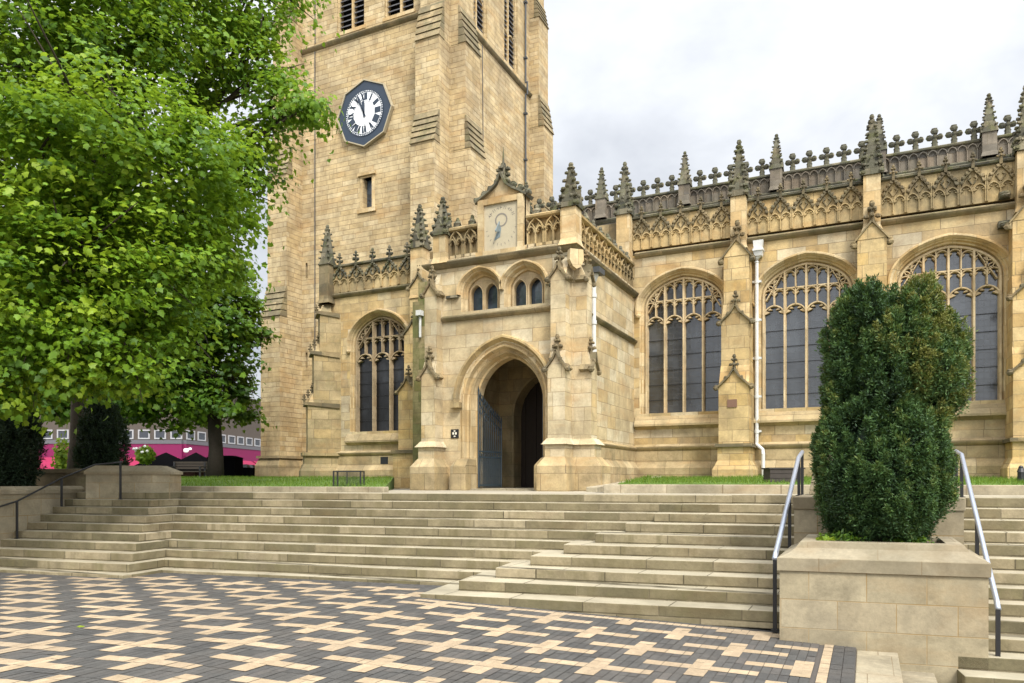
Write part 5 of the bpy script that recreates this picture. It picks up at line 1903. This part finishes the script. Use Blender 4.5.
def handrail(label, path, posts, r=0.024, mrail='rail_steel', group='handrails beside the steps', thick=0.022):
    t = thing('handrail', label, 'handrail', path[0], group)
    b = MB(); b.tube(path, r, 10); b.build('rail', mrail, t, smooth=True)
    for base, top in posts:
        b = MB()
        x, y = base.x, base.y
        b.wbox(x - thick, x + thick, y - thick, y + thick, base.z, top.z - 0.01)
        b.wbox(x - thick * 2, x + thick * 2, y - thick * 2, y + thick * 2, base.z, base.z + 0.012)
        b.build('post', 'iron_black', t)
    return t


def sk(x, y, z): return sitek(x, y, z)
lx = 0.29
handrail('steel handrail with black posts left of the stone planter', [sk(lx, 9.50, -0.70), sk(lx, 9.64, -0.63), sk(lx, 12.9, 0.62), sk(lx, 13.7, 0.74)],
         [(sk(lx, 9.52, -1.56), sk(lx, 9.52, -0.70)), (sk(lx, 11.4, -0.9), sk(lx, 11.4, 0.05)), (sk(lx, 13.0, 0), sk(lx, 13.0, 0.64)), (sk(lx, 13.7, 0), sk(lx, 13.7, 0.74))], 0.034)
lx = 2.60
handrail('steel handrail running down the steps right of the stone planter', [sk(lx, 9.22, -1.14), sk(lx, 9.34, -1.06), sk(lx, 12.6, 0.64), sk(lx, 13.4, 0.72)],
         [(sk(lx, 9.24, -2.75), sk(lx, 9.24, -1.13)), (sk(lx, 10.9, -0.75), sk(lx, 10.9, -0.24)), (sk(lx, 12.6, 0), sk(lx, 12.6, 0.64)), (sk(lx, 13.4, 0), sk(lx, 13.4, 0.72))], 0.030)
lx = -13.72
handrail('thin black handrail along the low wall left of the stairs', [site(lx, 9.9, -0.45), site(lx, 11.0, -0.16), site(lx, 12.0, 0.30), pierT(0.25, -0.16, 0.58), pierT(0.80, -0.16, 0.64)],
         [(site(lx, 11.0, -0.9), site(lx, 11.0, -0.16)), (site(lx, 12.0, -0.45), site(lx, 12.0, 0.30)), (pierT(0.76, -0.16, -0.15), pierT(0.76, -0.16, 0.64))], 0.018, 'iron_black', thick=0.017)

# ---- walls left of the stairs
RW = thing('retaining_wall', 'low ashlar retaining wall with sloping coping beside the left steps', 'wall', site(-14.3, 11, -1.4))
b = MB(); b.wbox(-14.6, -13.9, 4.0, 12.75, -2.0, -0.02, site); b.build('wall', 'planter_stone', RW)
b = MB(); b.wbox(-14.62, -13.87, 4.0, 12.72, -0.02, 0.06, site); b.wedge(-14.62, -13.87, 4.0, 12.72, 0.06, 0.13, (0.1, 0.1, 0.0, 0.0), site); b.build('coping', 'coping_stone', RW)
PB = thing('stone_pier', 'short pale ashlar pier with sloping coping at the top of the left steps', 'planter block', site(-13.0, 13.4, 0))
b = MB(); b.wbox(0, 1.70, 0, 0.75, -0.6, 0.38, pierT); b.build('wall', 'planter_stone', PB)
b = MB()
b.wbox(-0.03, 1.73, -0.03, 0.78, 0.38, 0.44, pierT)
b.wedge(-0.03, 1.73, -0.03, 0.78, 0.44, 0.57, (0.12, 0.30, 0.12, 0.12), pierT)
b.build('coping', 'coping_stone', PB)
DW = thing('planter_wall', 'dark stone wall between the two clipped black yews', 'wall', site(-15.5, 13.6, 0))
b = MB(); b.wbox(-18.5, -14.2, 13.3, 13.7, -0.1, 0.42, site); b.build('wall', 'wall_dark_stone', DW)
b = MB(); b.wbox(-18.5, -14.18, 13.25, 13.75, 0.42, 0.52, site); b.build('coping', 'wall_dark_stone', DW, bevel=0.01)


# ---- trees
def tree(root, trunk_pts, trunk_r, lumps, dens, leaf_size, m, tint0=0.5, name='crown', limb_r=0.09, barkmat='bark'):
    b = MB()
    b.tube(trunk_pts, trunk_r, 12)
    top = Vector(trunk_pts[-1]); mid = Vector(trunk_pts[-2])
    for i, (c, r, _) in enumerate(lumps):
        c = Vector(c)
        s = mid.lerp(top, random.random())
        q = s.lerp(c, 0.5) + Vector((random.uniform(-.4, .4), random.uniform(-.4, .4), random.uniform(0.1, 0.7)))
        lr = limb_r * random.uniform(0.7, 1.2)
        b.tube([s, q, c], [lr, lr * 0.6, lr * 0.25], 7)
        for _k in range(6):
            e = c + Vector((random.gauss(0, 1) * r[0] * 0.5, random.gauss(0, 1) * r[1] * 0.5, random.gauss(0, 1) * r[2] * 0.5))
            st = q.lerp(c, random.uniform(0.3, 1))
            b.tube([st, st.lerp(e, 0.5) + Vector((0, 0, 0.12)), e], [lr * 0.32, lr * 0.2, lr * 0.07], 5)
    b.build('trunk', barkmat, root, smooth=True)
    P, Nn, T = [], [], []
    for i, (c, r, tn) in enumerate(lumps):
        c = np.array(c); r = np.array(r) * 0.90
        vol = r[0] * r[1] * r[2]
        ncl = max(6, int(5.6 * (r[0] * r[1] + r[0] * r[2] + r[1] * r[2])))
        d = rng.normal(size=(ncl, 3)); d /= np.linalg.norm(d, axis=1, keepdims=True)
        rad = (0.35 + 0.65 * rng.random(ncl) ** 0.55)
        cc = c + d * r * rad[:, None] * (1 + 0.12 * rng.normal(size=(ncl, 1)))
        n = int(ncl * dens)
        idx = rng.integers(0, ncl, n)
        g3 = rng.normal(size=(n, 3))
        sp = 0.20 + 0.20 * rng.random(ncl)[idx]
        off = g3 * np.array([1, 1, 0.42]) * sp[:, None]
        p = cc[idx] + off
        p[:, 2] -= 0.18 * (off[:, 0] ** 2 + off[:, 1] ** 2) / 0.16 * 0.35
        outw = (p - c) / r
        nn = np.array([0, 0, 0.9]) + 0.55 * outw + rng.normal(size=(n, 3)) * 0.45
        P.append(p); Nn.append(nn)
        ct = rng.normal(size=ncl) * 0.24
        T.append(tn + tint0 - 0.5 + ct[idx] + rng.normal(size=n) * 0.12)
    P = np.concatenate(P); Nn = np.concatenate(Nn); T = np.concatenate(T)
    n = len(P)
    ax = rng.normal(size=(n, 3)) + np.array([0, 0, -0.7])
    leaves(name, P, Nn, ax, leaf_size * (0.6 + 0.7 * rng.random(n)), m, root, 'maple', T)
    return n


def lump(px, py, D, r, t=0.5, flat=0.85): return (tuple(at_px(px, py, D)), (r, r, r * flat), t)


base = at_px(75, 485, 19.5); base.z = 0.0
TA = thing('sycamore_tree', 'large bright green sycamore tree overhanging the left steps', 'tree', base)
tree(TA, [base, at_px(77, 440, 19.5), at_px(78, 400, 19.3), at_px(84, 330, 18.8), at_px(95, 200, 18)], [0.24, 0.17, 0.16, 0.15, 0.10], [
    lump(-60, 60, 15.5, 2.6), lump(30, 60, 14.5, 2.2, 0.55), lump(110, 40, 15, 2.1, 0.5), lump(185, 40, 16, 1.6, 0.45), lump(240, 45, 17, 1.15, 0.55), lump(270, 30, 16.8, 0.8, 0.6), lump(275, 68, 16.5, 0.75, 0.62), lump(280, 108, 16, 0.60, 0.66), lump(308, 106, 15.6, 0.24, 0.68),
    lump(-60, 190, 14.5, 2.4), lump(20, 175, 13.0, 2.1, 0.62), lump(100, 150, 13.2, 2.0, 0.66), lump(170, 165, 14, 1.8, 0.55), lump(218, 165, 16, 1.15, 0.5), lump(248, 170, 16.5, 0.65, 0.55), lump(262, 135, 16, 0.6, 0.62),
    lump(0, 300, 12.8, 1.9, 0.62), lump(75, 270, 12.8, 1.7, 0.66), lump(140, 265, 13.5, 1.7, 0.6), lump(188, 250, 15, 1.25, 0.5), lump(226, 220, 16.5, 0.65, 0.5), lump(220, 262, 16, 0.45, 0.5),
    lump(20, 350, 12.6, 0.9, 0.7), lump(75, 350, 12.8, 0.75, 0.66), lump(125, 345, 13.2, 1.1, 0.6), lump(165, 320, 14, 1.1, 0.5), lump(5, 398, 12.6, 0.28, 0.6), lump(65, 380, 12.8, 0.22, 0.7), lump(115, 372, 13.4, 0.3, 0.6),
    lump(60, -70, 15, 2.6), lump(180, -60, 16.5, 2.2), lump(262, -15, 17, 1.0, 0.6), lump(80, 120, 18.5, 2.4, 0.25), lump(60, 240, 17, 2.4, 0.25), lump(150, 240, 18, 1.3, 0.25),
], 104, 0.106, 'leaf_sycamore', limb_r=0.10)

base = at_px(215, 485, 29); base.z = 0.1
TB = thing('sycamore_tree', 'darker green tree behind, with a thick dark trunk standing between the shops and the tower', 'tree', base)
tree(TB, [base, at_px(216, 450, 29), at_px(214, 420, 29), at_px(208, 380, 29.3), at_px(205, 330, 30)], [0.36, 0.27, 0.25, 0.21, 0.12], [
    lump(195, 320, 29, 2.2, 0.6), lump(218, 300, 29, 1.5, 0.65), lump(160, 330, 29, 2.4, 0.5), lump(228, 352, 29.5, 1.1, 0.55), lump(180, 385, 28.5, 1.5, 0.5), lump(222, 395, 28.5, 0.8, 0.5), lump(145, 385, 29, 1.4, 0.45), lump(238, 388, 30, 0.85, 0.4), lump(240, 335, 30, 0.9, 0.5), lump(150, 408, 31, 0.9, 0.35), lump(242, 300, 30.5, 0.8, 0.55), lump(180, 412, 31, 0.8, 0.35), lump(205, 408, 31.5, 0.9, 0.35), lump(125, 405, 31, 1.0, 0.35), lump(244, 412, 31.5, 0.6, 0.35), lump(210, 365, 32, 1.6, 0.35), lump(165, 365, 32, 1.6, 0.35), lump(120, 360, 30, 2.2, 0.4), lump(190, 275, 30, 1.8, 0.6), lump(232, 268, 30.5, 0.8, 0.65),
], 62, 0.19, 'leaf_dark', 0.55, limb_r=0.13, barkmat='dark_bark')

base = at_px(30, 485, 36); base.z = 0.0
TCc = thing('broadleaf_tree', 'shadowy broadleaf tree far behind the sycamore trunk at the left edge', 'tree', base)
tree(TCc, [base, at_px(30, 440, 36), at_px(30, 380, 36)], [0.35, 0.28, 0.2], [
    lump(20, 330, 36, 3.6, 0.5), lump(70, 360, 36, 2.4, 0.5), lump(-50, 320, 36, 4.0, 0.5), lump(60, 290, 37, 3.4, 0.5), lump(110, 330, 37, 2.4, 0.5), lump(50, 405, 35, 1.0, 0.5),
], 40, 0.30, 'leaf_dark', 0.45, limb_r=0.14)


def clipped_yew(label, c, rx, h, tint=0.5):
    t = thing('yew_shrub', label, 'shrub', c, 'dark clipped yews behind the left wall')
    x, y, z = c
    L = [((x, y, z + h * 0.42), (rx, rx, h * 0.46), tint), ((x - rx * 0.25, y, z + h * 0.62), (rx * 0.62, rx * 0.7, h * 0.40), tint), ((x + rx * 0.3, y - 0.05, z + h * 0.55), (rx * 0.6, rx * 0.7, h * 0.40), tint), ((x, y - rx * 0.3, z + h * 0.3), (rx * 0.8, rx * 0.7, h * 0.34), tint)]
    yew(t, L, 2600, 0.08, 'leaf_black_yew', tufts=50)
    b = MB(); b.tube([(x, y, z - 0.1), (x, y, z + h * 0.5)], 0.08, 7); b.build('trunk', 'bark', t)


p = at_px(4, 485, 16.2); clipped_yew('near black-green clipped yew at the left edge behind the low wall', (p.x, p.y, -0.1), 0.66, 2.35)
p = at_px(103, 480, 18.3); clipped_yew('rounded black-green clipped yew standing right of the sycamore trunk', (p.x, p.y, 0.0), 0.50, 2.15)

p = at_px(62, 462, 21); small_plant('shrub', 'small lime green shrub left of the sycamore trunk', (p.x, p.y, 0.35), (0.24, 0.24, 0.75), 'leaf_lime', 420, 0.10)

p = at_px(145, 455, 24)
HB = thing('flower_ball', 'round green flower ball with white blossoms on a thin pole', 'flower display', (p.x, p.y, 0))
P_, d_ = ellipsoid_pts((p.x, p.y, p.z), (0.29, 0.29, 0.29), 900, 0.6)
leaves('leaves', P_, d_ + rng.normal(size=P_.shape) * 0.4, d_ + rng.normal(size=P_.shape), 0.09 * (0.6 + 0.8 * rng.random(len(P_))), 'leaf_lime', HB, 'maple', 0.5 * rng.random(len(P_)))
b = MB()
for k in range(12):
    b.blob((p.x + random.uniform(-.27, .27), p.y - 0.2 + random.uniform(-.1, .1), p.z + random.uniform(0.08, 0.27)), 0.045, 5, 4)
b.build('blossoms', 'petal_white', HB)
b = MB(); b.tube([(p.x, p.y, 0), (p.x, p.y, p.z)], 0.03, 7); b.build('pole', 'iron_black', HB)


# ---- shops beyond the churchyard
def shop():
    A = at_px(-60, 485, 70); Cn = at_px(183, 485, 70); Bn = at_px(275, 485, 90)
    S = thing('shop_building', 'low grey brick shop row with a bright pink fascia and white framed windows', 'shop', (Cn.x, Cn.y, 0))
    def wing(P, Q, n):
        P = Vector((P.x, P.y, 0)); Q = Vector((Q.x, Q.y, 0))
        U = (Q - P); L = U.length; U.normalize()
        Nn = Vector((U.y, -U.x, 0))
        F = lambda u, v, d: P + U * u + Vector((0, 0, v)) + Nn * d
        b = MB()
        b.box(F, 0, L, 0, 1.3, -0.3, -0.9)
        b.box(F, 0, L, 4.0, 9.5, -9, 0)
        b.build('wall', 'shop_brick', S)
        b = MB(); b.box(F, 0, L, 3.67, 4.03, 0.01, 0.35); b.build('cornice', 'grey_panel', S)
        b = MB(); b.box(F, 0, L, 2.2, 3.67, 0.0, 0.3); b.build('fascia', 'pink_paint', S)
        b = MB(); b.box(F, 0, L, 0, 2.35, -1.2, -1.0); b.build('shop_front', 'shop_stock', S)
        k = max(1, int(L / 6))
        for i in range(k):
            a = L * i / k + 0.3
            c_ = L * (i + 1) / k - 0.3
            b = MB(); b.hexa([F(a, 1.25, 2.2), F(c_, 1.25, 2.2), F(c_, 1.32, 2.2), F(a, 1.32, 2.2), F(a, 2.3, 0.3), F(c_, 2.3, 0.3), F(c_, 2.4, 0.3), F(a, 2.4, 0.3)])
            b.build('awning', 'red_canvas', S)
        for i in range(n):
            a = L * (i + 0.25) / n
            w = L / n * 0.72
            z0, z1 = 4.12, 5.02
            b = MB()
            for (p0, p1, q0, q1) in ((a, a + w, z0, z0 + .12), (a, a + w, z1 - .12, z1), (a, a + .12, z0 + .12, z1 - .12), (a + w - .12, a + w, z0 + .12, z1 - .12)):
                b.box(F, p0, p1, q0, q1, 0.01, 0.10)
            f = b.build('window', 'frame_white', S)
            b = MB(); b.box(F, a + .12, a + w - .12, z0 + .12, z1 - .12, 0.01, 0.05); b.build('pane', 'shop_glass', f)
    wing(A, Cn, 15)
    wing(Cn, Bn, 10)
    b = MB()
    for (x, y, s) in ((186, 450.5, 1), (190, 449, 0.6)):
        q = at_px(x, y, 69.4)
        b.blob((q.x, q.y, q.z), (0.38 * s, 0.12, 0.22 * s), 8, 5)
    b.build('emblem', 'petal_white', S)


shop()


def gazebo(label, px, D, w, ztop, zeave):
    c = at_px(px, 485, D)
    t = thing('canopy', label, 'canopy', (c.x, c.y, 0), 'black street canopies before the shops')
    f = Vector((math.cos(YAW), math.sin(YAW), 0)); n = Vector((-math.sin(YAW), math.cos(YAW), 0))
    T = lambda x, y, z: Vector((c.x, c.y, 0)) + f * x + n * y + Vector((0, 0, z))
    b = MB()
    b.add([T(-w, -w, zeave), T(w, -w, zeave), T(w, w, zeave), T(-w, w, zeave), T(0, 0, ztop), T(-w, -w, zeave - .25), T(w, -w, zeave - .25), T(w, w, zeave - .25), T(-w, w, zeave - .25)],
          [(0, 1, 4), (1, 2, 4), (2, 3, 4), (3, 0, 4), (0, 1, 6, 5), (1, 2, 7, 6), (2, 3, 8, 7), (3, 0, 5, 8)])
    b.build('roof_canvas', 'black_canvas', t)
    for sx in (-1, 1):
        for sy in (-1, 1):
            b = MB(); b.tube([T(sx * w * .95, sy * w * .95, -0.03), T(sx * w * .95, sy * w * .95, zeave)], 0.04, 6); b.build('leg', 'iron_black', t)
    b = MB(); b.wbox(-w * 0.8, w * 0.8, w * 0.7, w * 0.75, 0, 1.0, T); b.wbox(-w * 0.5, -w * 0.1, -0.2, 0.2, 0, 1.1, T); b.build('counter', 'shop_stock', t)


gazebo('left black canopy below the pink fascia', 166, 46, 1.45, 1.98, 1.05)
gazebo('right black canopy below the pink fascia', 196, 46, 1.30, 1.98, 1.05)

c = at_px(221, 485, 33)
f = Vector((math.cos(YAW), math.sin(YAW), 0)); n = Vector((-math.sin(YAW), math.cos(YAW), 0))
def TT(c): return lambda x, y, z: Vector((c.x, c.y, 0)) + f * x + n * y + Vector((0, 0, z))
KS = thing('kiosk', 'black boxy kiosk behind the thick dark tree trunk', 'kiosk', (c.x, c.y, 0))
b = MB(); b.wbox(-0.62, 0.62, 0, 1.0, 0, 1.26, TT(c)); b.build('body', 'black_canvas', KS)
b = MB(); b.wedge(-0.68, 0.68, -0.06, 1.06, 1.26, 1.36, (0.3, 0.3, 0.3, 0.3), TT(c)); b.build('roof', 'black_canvas', KS)
c = at_px(236, 485, 34)
BSg = thing('signboard', 'narrow blue upright signboard beside the black kiosk', 'sign', (c.x, c.y, 0))
b = MB(); b.wbox(-0.11, 0.11, 0, 0.06, 0.1, 1.2, TT(c)); b.build('board', 'blue_sign', BSg)
b = MB(); b.wbox(-0.2, 0.2, -0.12, 0.18, -0.03, 0.1, TT(c)); b.build('base', 'iron_black', BSg)
for k, px in enumerate((244, 250)):
    c = at_px(px, 485, 35 + k)
    t = thing('litter_bin', ['dark litter bin next to the blue signboard', 'dark litter bin close to the foot of the tower'][k], 'bin', (c.x, c.y, 0), 'litter bins by the tower')
    b = MB(); b.wedge(-0.2, 0.2, -0.2, 0.2, 0, 0.85, (-0.02, -0.02, -0.02, -0.02), TT(c)); b.build('body', 'black_canvas', t)
    b = MB(); b.wedge(-0.25, 0.25, -0.25, 0.25, 0.85, 1.0, (0.1, 0.1, 0.1, 0.1), TT(c)); b.build('lid', 'iron_black', t)

c = at_px(187, 485, 27)
T = TT(c)
BN = thing('bench', 'dark park bench at the edge of the lawn below the pink shops', 'bench', (c.x, c.y, 0.15))
b = MB()
for q in range(4): b.wbox(-0.62, 0.62, -0.22 + q * 0.12, -0.13 + q * 0.12, 0.55, 0.59, T)
b.build('seat', 'bench_wood', BN)
b = MB()
for q in range(3): b.wbox(-0.62, 0.62, 0.26, 0.29, 0.66 + q * 0.10, 0.74 + q * 0.10, T)
b.build('backrest', 'bench_wood', BN)
for sx in (-0.56, 0.56):
    b = MB(); b.wbox(sx - 0.03, sx + 0.03, -0.22, -0.17, 0.15, 0.72, T); b.wbox(sx - 0.03, sx + 0.03, 0.2, 0.25, 0.15, 0.92, T); b.wbox(sx - 0.03, sx + 0.03, -0.24, 0.22, 0.72, 0.76, T)
    b.build('leg', 'iron_black', BN)

# wire cage on the lawn, trough and post by the rails
c = site(-9.95, 14.75, 0.1)
c = at_px(347, 485, 17.0)
T = TT(c)
WC = thing('wire_cage', 'black wire mesh cage standing on the lawn kerb in front of the west window', 'cage', (c.x, c.y, 0.11))
b = MB()
w_, h_, dd = 0.31, 0.36, 0.40
for sx in (-w_, w_):
    for sy in (0, dd): b.wbox(sx - .015, sx + .015, sy - .015, sy + .015, 0.1, 0.1 + h_, T)
for z in (0.12, 0.1 + h_):
    b.wbox(-w_, w_, -.015, .015, z - .012, z + .012, T); b.wbox(-w_, w_, dd - .015, dd + .015, z - .012, z + .012, T)
    b.wbox(-w_ - .012, -w_ + .012, 0, dd, z - .0125, z + .0125, T); b.wbox(w_ - .012, w_ + .012, 0, dd, z - .0125, z + .0125, T)
b.wbox(-.012, .012, -.013, .013, 0.1, 0.1 + h_, T)
b.build('frame', 'iron_black', WC)
b = MB()
for k in range(21):
    x = -w_ + 2 * w_ * k / 20
    b.wbox(x - .002, x + .002, -.002, .002, 0.1, 0.1 + h_, T); b.wbox(x - .002, x + .002, dd - .002, dd + .002, 0.1, 0.1 + h_, T)
for k in range(12):
    z = 0.12 + h_ * k / 12
    b.wbox(-w_, w_, -.003, -.001, z, z + .004, T)
b.build('mesh_panel', 'iron_black', WC)

c = at_px(783, 485, 16.2)
T = TT(c)
TR = thing('trough', 'dark slatted wooden trough on the lawn behind the left handrail', 'trough', (c.x, c.y, 0.1))
b = MB()
b.wbox(-0.28, 0.45, 0, 0.45, 0.05, 0.50, T)
for q in range(4): b.wbox(-0.285, 0.455, -0.012, 0.0, 0.09 + q * 0.105, 0.185 + q * 0.105, T)
b.build('body', 'trough_wood', TR)
b = MB(); b.wbox(-0.31, 0.48, -0.03, 0.48, 0.50, 0.53, T); b.build('rim', 'trough_wood', TR)

c = at_px(954, 485, 17.0)
T = TT(c)
NB = thing('notice_board', 'small dark navy notice board on the lawn behind the right handrail', 'sign', (c.x, c.y, 0.1))
b = MB(); b.wbox(-0.09, 0.09, 0, 0.04, 0.28, 0.66, T); b.build('board', 'clock_blue', NB)
b = MB(); b.wbox(-0.02, 0.02, 0.01, 0.03, 0.1, 0.28, T); b.build('post', 'iron_black', NB)
c = at_px(1021, 485, 15.2)
T = TT(c)
BO = thing('bollard', 'dark bollard at the right edge on top of the steps', 'bollard', (c.x, c.y, 0))
b = MB(); b.frustum((c.x, c.y), -0.01, 0.42, 0.075, 0.065, 10); b.build('post', 'iron_black', BO)
b = MB(); b.frustum((c.x, c.y), 0.42, 0.50, 0.08, 0.05, 10); b.blob((c.x, c.y, 0.51), 0.05, 8, 5); b.build('cap', 'iron_black', BO)

# fallen leaf on the paving
c = sitek(-6.85, 6.55, 0); lz = plaza_z(-6.85) + 0.012
lf = leaves('fallen_leaf', np.array([[c.x, c.y, lz]]), np.array([[0, 0.1, 1.0]]), np.array([[1.0, 0.2, 0]]), np.array([0.13]), 'leaf_lime', None, 'maple', np.array([0.9]))
tag(lf, 'single yellow-green fallen leaf lying on the dark paving', 'leaf')
